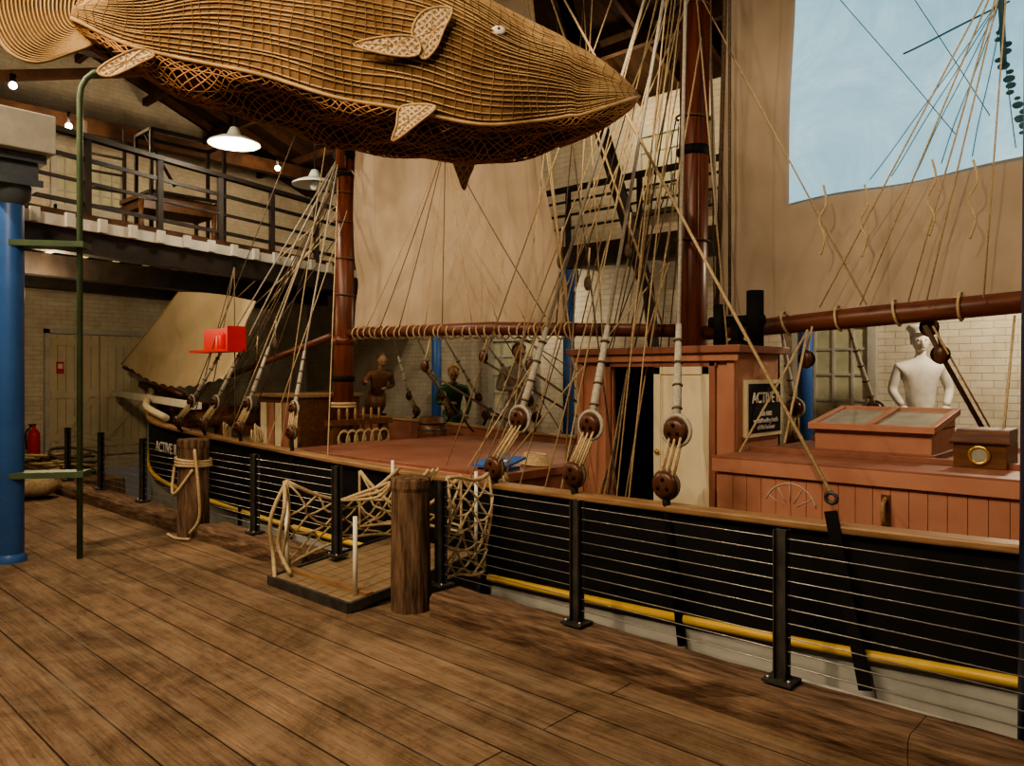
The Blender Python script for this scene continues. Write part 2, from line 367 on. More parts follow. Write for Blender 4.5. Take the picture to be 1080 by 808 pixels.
b.beam((tx,ty-.6,5.5),(tx,ty-.1,4.7),.04,.04,M['dark']); b.cyl((tx,ty-.5,4.5),(tx,ty+.5,4.5),.09,M['panelwood'])
b.obj('hoist_frame')
b=MB()
for y in (4.3,4.9): b.beam((-13.4,y,3.5),(-13.4,y,5.7),.05,.05,M['dark'])
for k in range(7): b.beam((-13.4,4.3,3.8+k*.28),(-13.4,4.9,3.8+k*.28),.035,.035,M['dark'])
b.obj('gallery_ladder')

# windows and doors
def window(name,face,c,w,z0,z1,nx,nz):
    b=MB()
    def bx(a0,a1,za,zb,d0,d1,m):
        if face=='back': b.box((c+a0,Y1-d1,za),(c+a1,Y1-d0,zb),m)
        else: b.box((X0+d0,c+a0,za),(X0+d1,c+a1,zb),m)
    bx(-w/2,w/2,z0,z1,.005,.02,M['pane'])
    for s in (-1,1): bx(s*w/2-.05,s*w/2+.05,z0-.05,z1+.05,.005,.08,M['offwhite'])
    for z in (z0,z1): bx(-w/2,w/2,z-.05,z+.05,.005,.08,M['offwhite'])
    for i in range(1,nx): bx(-w/2+w*i/nx-.015,-w/2+w*i/nx+.015,z0,z1,.01,.05,M['offwhite'])
    for i in range(1,nz): bx(-w/2,w/2,z0+(z1-z0)*i/nz-.015,z0+(z1-z0)*i/nz+.015,.01,.045,M['offwhite'])
    bx(-w/2-.1,w/2+.1,z0-.1,z0-.05,.005,.14,M['offwhite']); b.obj(name)
window('window_1','end',5.2,1.25,4.75,5.75,6,3)
window('window_2','back',-3.6,.95,.95,2.25,4,4)
window('window_3','back',-9.2,1.1,.95,2.25,4,4)
window('window_4','back',-6.0,1.1,4.2,5.3,4,4)
b=MB(); y0,y1=4.5,6.25
for s,(a,c) in enumerate(((y0,(y0+y1)/2-.01),((y0+y1)/2+.01,y1))):
    n=6
    for i in range(n): b.box((X0+.005,a+(c-a)*i/n+.004,.03),(X0+.05,a+(c-a)*(i+1)/n-.004,2.35),M['cream'])
    for z in (.2,1.15,2.15): b.box((X0+.05,a+.03,z),(X0+.075,c-.03,z+.14),M['cream'])
    b.beam((X0+.065,a+.08,.34),(X0+.065,c-.08,1.15),.1,.02,M['cream'],(1,0,0))
for y in (y0-.08,y1): b.box((X0+.005,y,0),(X0+.11,y+.08,2.45),M['offwhite'])
b.box((X0+.005,y0-.08,2.37),(X0+.11,y1+.08,2.47),M['offwhite'])
b.box((X0+.05,4.62,1.62),(X0+.085,4.74,1.84),M['red']); b.box((X0+.085,4.64,1.71),(X0+.088,4.72,1.8),M['white']); b.obj('door_1',bevel=.004)

# extinguisher
b=MB(); c=V((-15.75,4.2,0)); b.lathe(c+V((0,0,.0)),[(0,0),(.09,0),(.1,.02),(.1,.5),(.085,.56),(.03,.62),(.03,.68),(0,.68)],M['red'])
b.box(c+V((-.02,-.08,.66)),c+V((.02,.03,.7)),M['dark']); b.tube(curve([c+V((0,-.03,.66)),c+V((.05,-.14,.55)),c+V((.05,-.13,.25))]),.014,M['dark']); b.obj('fire_extinguisher')
# sack and rope pile
b=MB()
def sackf(q): return V((q.x*(1+.15*math.sin(q.y*4)),q.y*(1+.1*math.sin(q.x*5)),q.z if q.z>0 else q.z*.6))
b.ball((-11.2,2.95,.13),.3,M['sack'],20,(1.1,1,.6),sackf); b.ball((-11.55,3.0,.1),.24,M['sack'],20,(1,1,.6),sackf); b.obj('burlap_sack')
b=MB()
for i in range(16):
    b.torus((-13.6+random.uniform(-.35,.35),4.0+random.uniform(-.25,.25),.04+.018*i),(random.uniform(-.25,.25),random.uniform(-.25,.25),1),random.uniform(.2,.4),.022,M['rope'] if i%3 else M['ropedk'])
b.obj('rope_pile')

# ------------------------------------------------------------------ kerb timbers, bollards, fence
def kerb(x0,x1):
    b=MB(); n=max(2,int((x1-x0)/.2)); sec=[(3.3,0),(3.295,.07),(3.3,.13),(3.325,.152),(3.45,.148),(3.57,.15),(3.6,.13),(3.6,0)]
    vs=[];fs=[]
    for i in range(n+1):
        x=x0+(x1-x0)*i/n; e=0 if i in (0,n) else 1
        for (y,z) in sec: vs.append((x,y+e*random.uniform(-.01,.01),z+(e*random.uniform(-.012,.004) if z>0 else 0)))
    k=len(sec)
    for i in range(n):
        for j in range(k):
            l=(j+1)%k; fs.append((i*k+j,i*k+l,(i+1)*k+l,(i+1)*k+j))
    fs+= [tuple(range(k)),tuple(n*k+j for j in range(k-1,-1,-1))]
    b.add(vs,fs,M['kerb']); b.obj('kerb_timber')
kerb(-3.8,-.903); kerb(-.9,2.5); kerb(-7.2,-5.35); kerb(-11.7,-7.75)
def bollard(x,y,r,h,ropes):
    b=MB(); n=26; prof=[(0,1),(.25,1.0),(.6,.97),(.9,.97),(.93,1.03),(.985,1.02),(1,.93)]
    vs=[];fs=[]; dev=[random.uniform(-.02,.02) for _ in range(n)]
    for z,s in prof:
        for k in range(n):
            t=2*math.pi*k/n; rr=r*(s+dev[k]*1.5+random.uniform(-.012,.012)); vs.append((x+rr*math.cos(t),y+rr*math.sin(t),z*h))
    for i in range(len(prof)-1):
        for k in range(n):
            l=(k+1)%n; fs.append((i*n+k,i*n+l,(i+1)*n+l,(i+1)*n+k))
    fs.append(tuple((len(prof)-1)*n+k for k in range(n)))
    b.add(vs,fs,M['bollard'])
    if ropes:
        for k in range(3): b.torus((x,y,h*.73+.03*k),(.05*k,.05,1),r+.015,.015,M['rope'],28)
        b.tube(curve([(x+r,y-.05,h*.75),(x+r+.1,y-.1,h*.9),(x+r+.14,y-.08,h*.5),(x+r+.08,y-.05,.2),(x+r+.02,y-.12,.06)]),.014,M['rope'])
        b.tube(curve([(x-r*.6,y-r,h*.72),(x,y-r-.05,h*.45),(x+r,y-r*.5,h*.7)]),.014,M['rope'])
        b.tube(curve([(x-.15,y-r-.04,.02),(x+.1,y-r-.07,.02),(x+r+.1,y-r,.02)]),.014,M['rope'])
    b.obj('mooring_bollard')
bollard(-4.03,3.33,.135,.9,False); bollard(-7.46,3.38,.15,.96,True)
posts=[.35,-1.5,-2.72,-3.9,-5.14,-6.44,-7.72,-8.98,-10.3,-11.55]
b=MB(); fe=empty('wire_fence')
for x in posts:
    b.box((x-.03,3.475,.165),(x+.03,3.495,.87),M['steel']); b.box((x-.03,3.455,.165),(x-.024,3.52,.87),M['steel']); b.box((x+.024,3.455,.165),(x+.03,3.52,.87),M['steel'])
    b.box((x-.07,3.42,.156),(x+.07,3.55,.168),M['steel'])
    for sx in (-.05,.05): b.cyl((x+sx,3.45,.165),(x+sx,3.45,.18),.01,M['wire'],n=8)
b.obj('posts',fe)
b=MB()
for k in range(10):
    z=.235+k*.066
    for xa,xb in ((-3.9,.35),(-11.55,-5.14)):
        b.tube([(xa,3.487,z),(xb,3.487,z)],.003,M['wire'],6)
b.obj('wires',fe)

# gangway
gw=empty('gangway')
b=MB(); 
for i in range(7):
    x=-5.25+i*.14; b.plate([(x,3.0,.05),(x+.132,3.0,.05),(x+.132,4.18,.18),(x,4.18,.18)],.03,M['deck'],(0,0,1))
b.beam((-5.29,2.98,.035),(-4.25,2.98,.035),.03,.07,M['steel']); 
for x in (-5.29,-4.25): b.beam((x,2.98,.04),(x,4.18,.17),.03,.06,M['steel'])
b.beam((-5.29,3.15,.08),(-4.25,3.15,.08),.06,.05,M['caprail'])
b.obj('ramp',gw)
b=MB()
for x,y in ((-5.27,3.12),(-4.35,3.1)): b.cyl((x,y,.05),(x,y,.62),.016,M['white'])
for x,y in ((-5.27,4.15),(-4.2,4.12)): b.cyl((x,y,.1),(x,y,.85),.014,M['white'])
b.obj('stanchions',gw)
b=MB()
def net(P0,nu,nv,r):
    def P(u,v):   # slack: uneven mesh openings
        q=P0(min(1,max(0,u+.035*math.sin(9*v+7*u))),min(1,max(0,v+.06*math.sin(8*u+3*v)*math.sin(math.pi*v))))
        q.x+=.03*math.sin(13*u+9*v)*math.sin(math.pi*v); q.z-=.035*abs(math.sin(nu*math.pi*u))*math.sin(math.pi*v); return q
    for i in range(-nv,nu+1):
        a=[];c=[]
        for j in range(0,nv*4+1):
            u=(i+j/4)/nu; v=j/(4*nv)
            if -1e-6<=u<=1+1e-6: a.append(P(u,v))
            u2=1-u
            if -1e-6<=u2<=1+1e-6: c.append(P(u2,v))
        if len(a)>1: b.tube(a,r,M['rope'],6)
        if len(c)>1: b.tube(c,r,M['rope'],6)
    b.tube([P0(i/12,0) for i in range(13)],r*1.8,M['rope'],6); b.tube([P0(i/12,1) for i in range(13)],r*1.3,M['rope'],6)
    for s in (0,1): b.tube([P0(s,i/12) for i in range(13)],r*1.3,M['rope'],6)
def N1(u,v): return V((-5.25+.05*math.sin(3*u+5*v),3.1+1.1*u,(.78-.2*math.sin(math.pi*u))*(1-v)+v*(.1+.1*u+.1*math.sin(3.1*u))))
net(N1,5,3,.009)
def N2(u,v): return V((-4.02+.04*math.sin(5*v),3.65+.42*u,(.86-.03*math.sin(math.pi*u))*(1-v)+v*.12+.02*math.sin(6*u)))
net(N2,3,5,.009)
def N3(u,v): return V((-5.2+.8*u,3.75+.4*u,(.8-.3*math.sin(math.pi*u))*(1-v)+v*(.34+.05*math.sin(3*u))))
net(N3,4,2,.009)
b.tube(curve([(-5.27,3.1,.77),(-5.1,3.0,.6),(-5.22,3.02,.3),(-5.1,3.05,.1)]),.016,M['rope'])
b.tube(curve([(-5.27,3.12,.78),(-5.3,3.0,.5),(-5.35,3.05,.2),(-5.2,2.98,.04)]),.016,M['rope'])
for k in range(3): b.tube(curve([(-4.5,3.9+.05*k,.86),(-4.6,3.8,.7-.05*k),(-4.75,3.75,.74),(-4.9,3.7,.62+.04*k),(-5.1,3.5,.6)]),.013,M['rope'])
b.obj('rope_netting',gw)

# ------------------------------------------------------------------ ship
YC=6.1
hb=table([(2.6,1.45),(1,1.75),(-1,1.85),(-5,1.87),(-8,1.86),(-10,1.78),(-11,1.64),(-12,1.34),(-13,.95),(-14,.52),(-15,.06)])
rz=table([(2.6,.9),(0,.78),(-2,.735),(-4.5,.72),(-6,.74),(-8,.8),(-10,.86),(-12,.93),(-14,1.02),(-15,1.08)])
sz=table([(2.6,.27),(0,.19),(-2,.09),(-4.5,.02),(-6,.02),(-8,.05),(-10,.12),(-12,.22),(-14,.34),(-15,.4)])
sh=empty('sailing_ship')
xs=[-15+i*.25 for i in range(71)]
b=MB(); k=10
for side in (-1,1):
    rows=[]
    for x in xs:
        h=hb(x);R=rz(x);s=sz(x); fl=min(1,max(0,(x+15)/4))
        r=[(h,R),(h*1.005,(R+s)/2),(h*1.0,s+.01),(h*.998,s-.05),(h*(.9+.08*fl),-.3),(h*(.72+.2*fl),-.65),(h*(.45+.35*fl),-1.0),(h*(.2+.25*fl),-1.25),(.04,-1.38),(0,-1.4)]
        rows.append([(x,YC+side*max(y,.03),z) for y,z in r])
    for j in range(k-1):
        vs=[];fs=[]
        for r in rows: vs+= [r[j],r[j+1]]
        for i in range(len(rows)-1): fs.append((2*i,2*i+2,2*i+3,2*i+1))
        b.add(vs,fs,M['black'] if j<3 else M['hull'],True)
    vs=[];fs=[]
    for x in xs:
        h=max(hb(x)-.07,.01); vs+=[(x,YC+side*h,rz(x)),(x,YC+side*h,rz(x)-.5)]
    for i in range(len(xs)-1): fs.append((2*i,2*i+2,2*i+3,2*i+1))
    b.add(vs,fs,M['salmondk'],True)
vs=[];fs=[]
for x in xs: h=max(hb(x)-.06,.01); vs+=[(x,YC-h,rz(x)-.42),(x,YC+h,rz(x)-.42)]
for i in range(len(xs)-1): fs.append((2*i,2*i+2,2*i+3,2*i+1))
b.add(vs,fs,M['deck'])
b.beam((-15.05,YC,-1.4),(-15.2,YC,1.12),.1,.16,M['hull'])
b.obj('hull',sh)
def sweep(b,pts,w,h,m):
    vs=[];fs=[];pts=[V(p) for p in pts]
    for i,p in enumerate(pts):
        d=pts[min(i+1,len(pts)-1)]-pts[max(i-1,0)]; s=V((-d.y,d.x,0)).normalized()
        for a,c in ((-1,-1),(1,-1),(1,1),(-1,1)): vs.append(p+s*a*w/2+V((0,0,c*h/2)))
    for i in range(len(pts)-1):
        for k in range(4): l=(k+1)%4; fs.append((4*i+k,4*i+l,4*i+4+l,4*i+4+k))
    fs+=[(3,2,1,0),tuple(4*(len(pts)-1)+k for k in range(4))]
    b.add(vs,fs,m)
b=MB()
for side in (-1,1):
    sweep(b,[(x,YC+side*(hb(x)-.02),rz(x)+.02) for x in xs],.14,.045,M['caprail'])
b.obj('cap_rail',sh,bevel=.012)
b=MB()
for side in (-1,1):
    b.tube([(x,YC+side*(hb(x)+.015),sz(x)-.01) for x in xs],.03,M['yellow'],10)
b.obj('yellow_rubbing_strake',sh)
b=MB()
b.tube(curve([(-10.6,4.42,1.0),(-12,4.72,1.1),(-13.2,5.2,1.18),(-14.4,5.75,1.25),(-15.2,6.05,1.3)]),.05,M['cream'],10)
b.beam((-15.6,5.55,1.24),(-10.9,5.0,1.14),.12,.1,M['white'])
b.tube([(-13.5,YC,1.05),(-15.75,YC,1.4)],[.12,.08],M['spar'],14)
b.obj('bow_rails',sh)
def text(name,body,size,loc,rot,m,parent,ex=.004):
    c=bpy.data.curves.new(name,'FONT'); c.body=body; c.size=size; c.extrude=ex; c.align_x='CENTER'; c.align_y='CENTER'
    o=bpy.data.objects.new(name,c); S.collection.objects.link(o); o.location=loc; o.rotation_euler=rot; c.materials.append(m); o.parent=parent
    return o
text('bow_lettering','ACTIVE II',.2,(-10.2,4.25,.62),(math.radians(90),0,math.radians(-5)),M['white'],sh)

# hatch
b=MB()
b.box((-7.9,4.8,.3),(-4.55,7.3,.66),M['salmondk'])
for i in range(8):
    x=-7.95+i*.43; b.box((x,4.74,.66),(x+.425,7.36,.735),M['salmondk'])
b.box((-7.97,4.72,.62),(-4.5,4.78,.7),M['salmon'])
b.obj('cargo_hatch',sh,bevel=.006)
b=MB(); b.plate([(-5.0,4.85,.77),(-4.6,4.85,.77),(-4.6,5.15,.84),(-5.0,5.15,.84)],.02,M['blue'],(0,0,1)); b.box((-4.97,4.9,.735),(-4.63,5.1,.765),M['blue'])
b.box((-4.93,4.99,.812),(-4.7,5.02,.822),M['white']); b.obj('info_panel',sh)
# fore companionway
b=MB(); b.box((-10.2,5.6,.35),(-9.15,6.6,1.28),M['panelwood'])
for i in range(5): b.box((-10.15+i*.2,5.58,.45),(-9.98+i*.2,5.6,1.2),M['salmon'] if i%2 else M['cream'])
b.box((-10.26,5.54,1.28),(-9.1,6.66,1.33),M['caprail']); b.obj('fore_companionway',sh,bevel=.008)
b=MB(); b.cyl((-12.3,5.3,.85),(-12.3,6.9,.85),.13,M['panelwood']); 
for y in (5.35,6.05,6.85): b.box((-12.42,y-.06,.45),(-12.18,y+.06,1.1),M['panelwood'])
b.obj('windlass',sh)
# deck clutter: barrel, bucket, fife rail with pins
b=MB(); b.lathe((-8.35,7.3,.38),[(0,0),(.17,0),(.21,.18),(.22,.3),(.21,.42),(.17,.6),(.16,.58),(0,.58)],M['panelwood'],24)
for z in (.44,.55,.8,.9): b.torus((-8.35,7.3,z),(0,0,1),.205,.012,M['steel'],24,6)
b.obj('water_barrel',sh)
b=MB(); b.lathe((-4.28,6.9,.31),[(0,0),(.1,0),(.13,.24),(.12,.24),(.1,.03),(0,.03)],M['caprail'],20); b.torus((-4.28,6.9,.52),(0,1,0),.12,.008,M['rope'],16,6,math.pi,2*math.pi); b.obj('wooden_bucket',sh)
b=MB()
for y in (5.7,6.5): b.box((-8.52,y-.05,.36),(-8.42,y+.05,1.0),M['panelwood'])
b.box((-8.55,5.6,.93),(-8.39,6.6,1.0),M['panelwood'])
for k in range(6):
    y=5.78+.13*k; b.lathe((-8.47,y,.82),[(0,0),(.012,.0),(.014,.2),(.022,.24),(.016,.32),(0,.34)],M['caprail'],10)
    for q in range(3): b.torus((-8.36,y,.78-.02*q),(1,.2,0),.09+.01*q,.009,M['rope'],14,5)
b.obj('fife_rail',sh)

# deckhouse
b=MB(); s_=M['salmon']; h0,h1=.3,1.76; xa,xb,ya,yb=-4.0,-2.56,5.15,5.92
b.box((xa,ya,h0),(-3.64,ya+.04,h1),s_); b.box((-2.72,ya,h0),(xb,ya+.04,h1),s_); b.box((-3.64,ya,1.66),(-2.72,ya+.04,h1),s_); b.box((-3.64,ya,h0),(-2.72,ya+.04,.42),s_)
b.box((xa,ya+.04,h0),(xa+.04,yb,h1),s_); b.box((xa,yb-.04,h0),(xb,yb,h1),s_); b.box((xb-.04,ya+.04,h0),(xb,yb,h1),s_)
b.box((xa+.045,yb-.06,h0),(xb-.045,yb-.045,h1-.01),M['dark']); b.box((xa+.045,ya+.05,h0),(xa+.055,yb-.05,h1-.01),M['dark'])  # dark inner panels, shade of the open doorway put in as colour
for x in (-3.68,-2.74): b.box((x-.02,ya-.025,h0),(x+.03,ya,1.72),M['salmondk'])
b.box((-3.7,ya-.025,1.66),(-2.7,ya,1.72),M['salmondk'])
for x in (xa+.03,xb-.03): b.box((x-.03,ya-.02,h0),(x+.03,ya,h1),s_)
b.box((xa-.07,ya-.08,h1),(xb+.07,yb+.03,h1+.055),M['salmondk'])
b.box((xa-.04,ya-.05,h1-.06),(xb+.04,ya-.02,h1),s_)
b.box((xb,ya+.1,1.1),(xb+.012,yb-.06,1.14),M['salmondk'])
b.obj('deckhouse',sh,bevel=.005)
b=MB(); b.box((-3.24,ya-.012,.42),(-2.76,ya+.03,1.66),M['cream']); 
for x in (-3.24,-2.82): b.box((x,ya-.022,.42),(x+.06,ya-.01,1.66),M['cream'])
for z in (.42,1.6): b.box((-3.24,ya-.022,z),(-2.76,ya-.01,z+.06),M['cream'])
b.ball((-3.2,ya-.04,1.0),.02,M['brass']); b.obj('deckhouse_door',sh,bevel=.003)
b=MB(); b.box((-3.4,ya+.3,1.15),(-3.32,ya+.32,1.4),M['white']); b.cyl((-3.42,ya+.35,.4),(-3.42,ya+.35,1.6),.025,M['cream']); b.obj('interior_fitting',sh)
# sign board
b=MB(); b.box((xb,5.27,1.13),(xb+.03,5.88,1.56),M['cream']); b.box((xb+.03,5.3,1.16),(xb+.035,5.85,1.53),M['black'])
b.obj('name_board',sh)
text('name_lettering','ACTIVE II',.115,(xb+.04,5.575,1.42),(math.radians(90),0,math.radians(90)),M['white'],sh)
text('name_lettering_sub','built 1892\ncoastal trading ketch\nof this harbour',.05,(xb+.04,5.575,1.25),(math.radians(90),0,math.radians(90)),M['white'],sh)
# chimney
b=MB(); bl=M['black']
for x,r,zt in ((-2.92,.05,2.16),(-2.62,.065,2.25)):
    b.cyl((x,5.6,1.815),(x,5.6,zt),r,bl,n=20)
b.cyl((-3.0,5.6,2.02),(-2.55,5.6,2.02),.045,bl); b.cyl((-2.77,5.6,1.81),(-2.77,5.6,2.02),.05,bl)
b.lathe((-2.77,5.6,1.812),[(.1,0),(.1,.03),(.055,.06)],bl); b.obj('stove_chimney',sh)

# trunk cabin
b=MB(); ta,tb,tya,tyb,tz=-2.53,1.2,4.85,6.95,1.0
b.box((ta,tya+.03,.3),(tb,tyb,tz),s_)
n=int((tb-ta)/.1)
for i in range(n): x=ta+(tb-ta)*i/n; b.box((x+.0012,tya,.3),(x+(tb-ta)/n-.0012,tya+.03,tz-.07),s_)
for i in range(20): y=tya+(tyb-tya)*i/20; b.box((ta-.02,y+.003,.3),(ta,y+(tyb-tya)/20-.003,tz-.02),s_)
b.box((ta-.04,tya-.03,tz-.07),(tb,tya,tz+.02),s_)
for i in range(12): y=tya-.03+(tyb-tya+.06)*i/12; b.box((ta-.04,y+.002,tz),(tb,y+(tyb-tya+.06)/12-.002,tz+.035),M['salmondk'])
b.box((ta,5.3,tz+.035),(tb,5.36,tz+.07),M['salmondk']); b.box((ta,6.5,tz+.035),(tb,6.56,tz+.07),M['salmondk'])
b.obj('trunk_cabin',sh,bevel=.0015)
b=MB(); b.box((-1.47,tya-.012,.68),(-1.42,tya,.88),M['panelwood']); b.tube(curve([(-1.445,tya,.86),(-1.445,tya-.06,.83),(-1.445,tya-.06,.73),(-1.445,tya,.70)]),.014,M['caprail']); b.obj('cabin_handle',sh)
b=MB(); b.torus((-2.03,tya-.003,.72),(0,1,0),.17,.0035,M['offwhite'],24,4,math.radians(200),math.radians(350))
for a in range(5): t=math.radians(210+a*30); b.cyl((-2.03+.05*math.cos(t),tya-.003,.72-.05*math.sin(t)),(-2.03+.16*math.cos(t),tya-.003,.72-.16*math.sin(t)),.0022,M['offwhite'],n=4)
b.obj('chalk_compass_rose',sh)
# skylight: raised glass-topped case
b=MB(); z=tz+.035
b.box((-2.12,5.5,z),(-1.36,6.1,z+.2),s_)
b.box((-2.15,5.47,z),(-1.33,6.13,z+.04),M['salmondk'])
for (p0,p1) in (((-2.15,5.47,z+.2),(-1.33,5.47,z+.2)),((-2.15,6.1,z+.3),(-1.33,6.1,z+.3)),((-2.13,5.47,z+.2),(-2.13,6.12,z+.3)),((-1.35,5.47,z+.2),(-1.35,6.12,z+.3)),((-1.74,5.47,z+.205),(-1.74,6.1,z+.305))): b.beam(p0,p1,.045,.045,s_)
b.plate([(-2.13,5.48,z+.2),(-1.35,5.48,z+.2),(-1.35,6.1,z+.3),(-2.13,6.1,z+.3)],.008,M['glass'],(0,-.16,1))
for x in (-2.14,-1.36): b.add([(x,5.5,z+.19),(x,6.1,z+.19),(x,6.1,z+.29)],[(0,1,2)],s_)
b.add([(-2.14,6.11,z+.19),(-1.36,6.11,z+.19),(-1.36,6.11,z+.3),(-2.14,6.11,z+.3)],[(0,1,2,3)],s_)
b.obj('cabin_skylight',sh,bevel=.003)
b=MB(); b.box((-1.18,5.25,z),(-.9,5.6,z+.15),M['panelwood']); b.plate([(-1.2,5.23,z+.15),(-.88,5.23,z+.15),(-.9,5.34,z+.22),(-1.18,5.34,z+.22)],.02,M['panelwood'],(0,-1,1)); b.box((-1.18,5.34,z+.15),(-.9,5.6,z+.23),M['panelwood'])
b.torus((-1.04,5.245,z+.08),(0,1,0),.05,.012,M['brass']); b.cyl((-1.04,5.24,z+.08),(-1.04,5.25,z+.08),.045,M['glass']); b.obj('binnacle_box',sh,bevel=.006)
b=MB(); b.box((-1.7,3.85,-.1),(-.87,4.02,-.01),M['hull']); b.obj('fender_plank',sh,bevel=.03)

# masts and spars
b=MB(); b.tube([(-8.85,YC,.3),(-8.82,YC,2.3),(-8.78,YC,4.75)],[.145,.135,.12],M['mast'],24); b.cyl((-8.72,YC-.12,4.4),(-8.68,YC-.12,6.9),.075,M['mast'],r1=.05)
b.lathe((-8.78,YC,4.55),[(.13,0),(.17,.02),(.17,.1),(.13,.14)],M['black']); b.lathe((-8.8,YC,4.3),[(.125,0),(.15,.02),(.15,.05),(.125,.07)],M['black'])
b.box((-9.0,YC-.35,4.72),(-8.5,YC+.3,4.8),M['black']); b.lathe((-8.83,YC,1.5),[(.14,0),(.155,.02),(.155,.06),(.14,.08)],M['black']); b.lathe((-8.83,YC,2.0),[(.14,0),(.17,.02),(.17,.1),(.14,.12)],M['mast'])
b.torus((-8.83,YC,1.2),(0,0,1),.155,.02,M['rope'],24); b.torus((-8.83,YC,1.16),(0,0,1),.155,.02,M['rope'],24)
for z in (2.7,3.2,3.7,4.1): b.torus((-8.8,YC,z),(.1,0,1),.15,.009,M['ropedk'],24)
b.obj('fore_mast',sh)
b=MB(); b.tube([(-3.47,YC,.3),(-3.45,YC,2.5),(-3.38,YC,7.1)],[.14,.135,.12],M['mast'],24)
for z in (2.8,3.9,4.9): b.torus((-3.44,YC,z),(.1,0,1),.15,.009,M['ropedk'],24)
b.lathe((-3.43,YC,3.55),[(.13,0),(.15,.02),(.15,.07),(.13,.09)],M['black']); b.obj('main_mast',sh)
b=MB(); b.tube([(-8.68,YC,2.17),(-6,YC,2.12),(-3.62,YC,2.0)],[.06,.075,.06],M['spar'],16)
for i in range(30): x=-8.5+i*.125+random.uniform(-.03,.03); b.torus((x,YC,2.17-.032*(x+8.68)),(1,0,random.uniform(-.4,.4)),random.uniform(.078,.092),.009,M['rope'],14,6)
b.tube([(-8.68,YC,5.15),(-5.45,YC,6.5)],[.06,.045],M['spar'],12)
b.obj('fore_boom_and_gaff',sh)
b=MB(); b.tube([(-3.3,YC,1.97),(-2,YC,2.04),(.9,YC,2.18)],[.065,.08,.07],M['spar'],16)
for i in range(9): x=-3.0+i*.42; b.torus((x,YC,2.0+.05*(x+3)),(1,0,random.uniform(-.3,.3)),.1,.01,M['rope'],14,6)
b.tube([(-3.3,YC,6.25),(.9,YC,6.75)],[.06,.05],M['spar'],12); b.obj('main_boom_and_gaff',sh)
b=MB(); b.tube([(-8.98,YC-.1,2.13),(-11.8,YC-.1,1.6)],[.05,.045],M['spar'],12); b.tube([(-15.5,5.66,1.74),(-12.9,5.66,1.25)],[.035,.05],M['spar'],12); b.obj('jib_booms',sh)
b=MB(); b.tube([(-6.25,7.7,6.6),(-5.0,7.7,2.75)],[.1,.09],M['dark'],14); b.cyl((-4.95,7.7,2.75),(-4.7,7.7,.35),.07,M['dark']); b.obj('lowered_topmast',sh)

# sails
def quad(c00,c10,c11,c01,amp,wr,seed,scal=.04,ns=12):
    c00,c10,c11,c01=map(V,(c00,c10,c11,c01))
    def f(u,v):
        p=c00.lerp(c10,u).lerp(c01.lerp(c11,u),v)
        d=amp*math.sin(math.pi*u)*math.sin(math.pi*v)
        fade=min(1,v*8+.2)*min(1,u*10+.2)
        w=wr*fade*(math.sin(8*u+4*v+seed)*math.sin(3*v+seed)+.8*math.sin(17*u-8*v+seed*2+1.2*math.sin(4*v))*(1-.6*v)+.4*math.sin(9*v+7*u+math.sin(6*u))+.35*math.sin(29*u+11*v+2.5*math.sin(3*v+seed))*(1-.8*v))
        w+=wr*.8*math.exp(-((v-.22-.1*math.sin(5*u))/.07)**2)*math.sin(6*u+seed)
        p.y+=d+w; p.z+=scal*abs(math.sin(u*ns*math.pi))*(1-v)**8
        return p
    return f
b=MB(); b.grid(quad((-8.62,YC+.02,2.2),(-4.9,YC+.02,2.09),(-5.5,YC+.02,6.4),(-8.62,YC+.02,5.1),.3,.07,1,.03,26),150,90,M['sail']); b.tube([(-4.9,YC+.02,2.13),(-5.2,YC+.02,4.3),(-5.5,YC+.02,6.4)],.018,M['rope'],8); b.obj('foresail',sh)
msf=quad((-3.22,YC+.02,2.03),(.9,YC+.02,2.22),(.9,YC+.02,6.6),(-3.1,YC+.02,6.2),.15,.065,2,.035,10)
b=MB(); b.grid(msf,150,90,M['sail2']); b.tube([(-3.22,YC+.02,2.05),(-3.1,YC+.02,6.2)],.02,M['ropedk'],8); b.obj('mainsail',sh)
jq=quad((-15.45,5.6,1.80),(-11.3,5.6,1.52),(-10.35,5.6,2.68),(-12.9,5.6,3.0),.2,.045,3)
def jf(u,v):
    p=jq(u,v); p.z+=.04*math.sin(math.pi*u)*v; p.x+=.12*u*math.sin(math.pi*v); p.z-=.28*math.sin(math.pi*u)*(1-v); return p
b=MB(); b.grid(jf,70,50,M['jib']); b.tube([jf(0,i/12) for i in range(13)],.015,M['rope'],6); b.tube([jf(1,i/12) for i in range(13)],.012,M['rope'],6); b.obj('jib_sail',sh)

# projected picture (projector light imitated by a glowing sheet over the mainsail)
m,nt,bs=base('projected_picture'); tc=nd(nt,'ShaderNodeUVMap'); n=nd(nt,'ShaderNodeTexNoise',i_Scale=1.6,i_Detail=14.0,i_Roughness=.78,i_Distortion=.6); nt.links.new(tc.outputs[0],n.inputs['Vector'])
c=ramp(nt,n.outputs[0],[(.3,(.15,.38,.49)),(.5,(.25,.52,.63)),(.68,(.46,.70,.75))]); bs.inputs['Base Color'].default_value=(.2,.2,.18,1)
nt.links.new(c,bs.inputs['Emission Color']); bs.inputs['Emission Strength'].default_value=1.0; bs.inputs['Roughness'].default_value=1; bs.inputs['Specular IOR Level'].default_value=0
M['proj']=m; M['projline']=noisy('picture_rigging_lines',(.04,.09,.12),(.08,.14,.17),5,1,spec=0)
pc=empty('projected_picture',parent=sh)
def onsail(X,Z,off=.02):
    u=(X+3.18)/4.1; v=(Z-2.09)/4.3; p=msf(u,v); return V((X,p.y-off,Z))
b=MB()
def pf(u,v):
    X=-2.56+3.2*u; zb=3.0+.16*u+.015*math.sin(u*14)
    return onsail(X,zb+(5.4-zb)*v,.025)
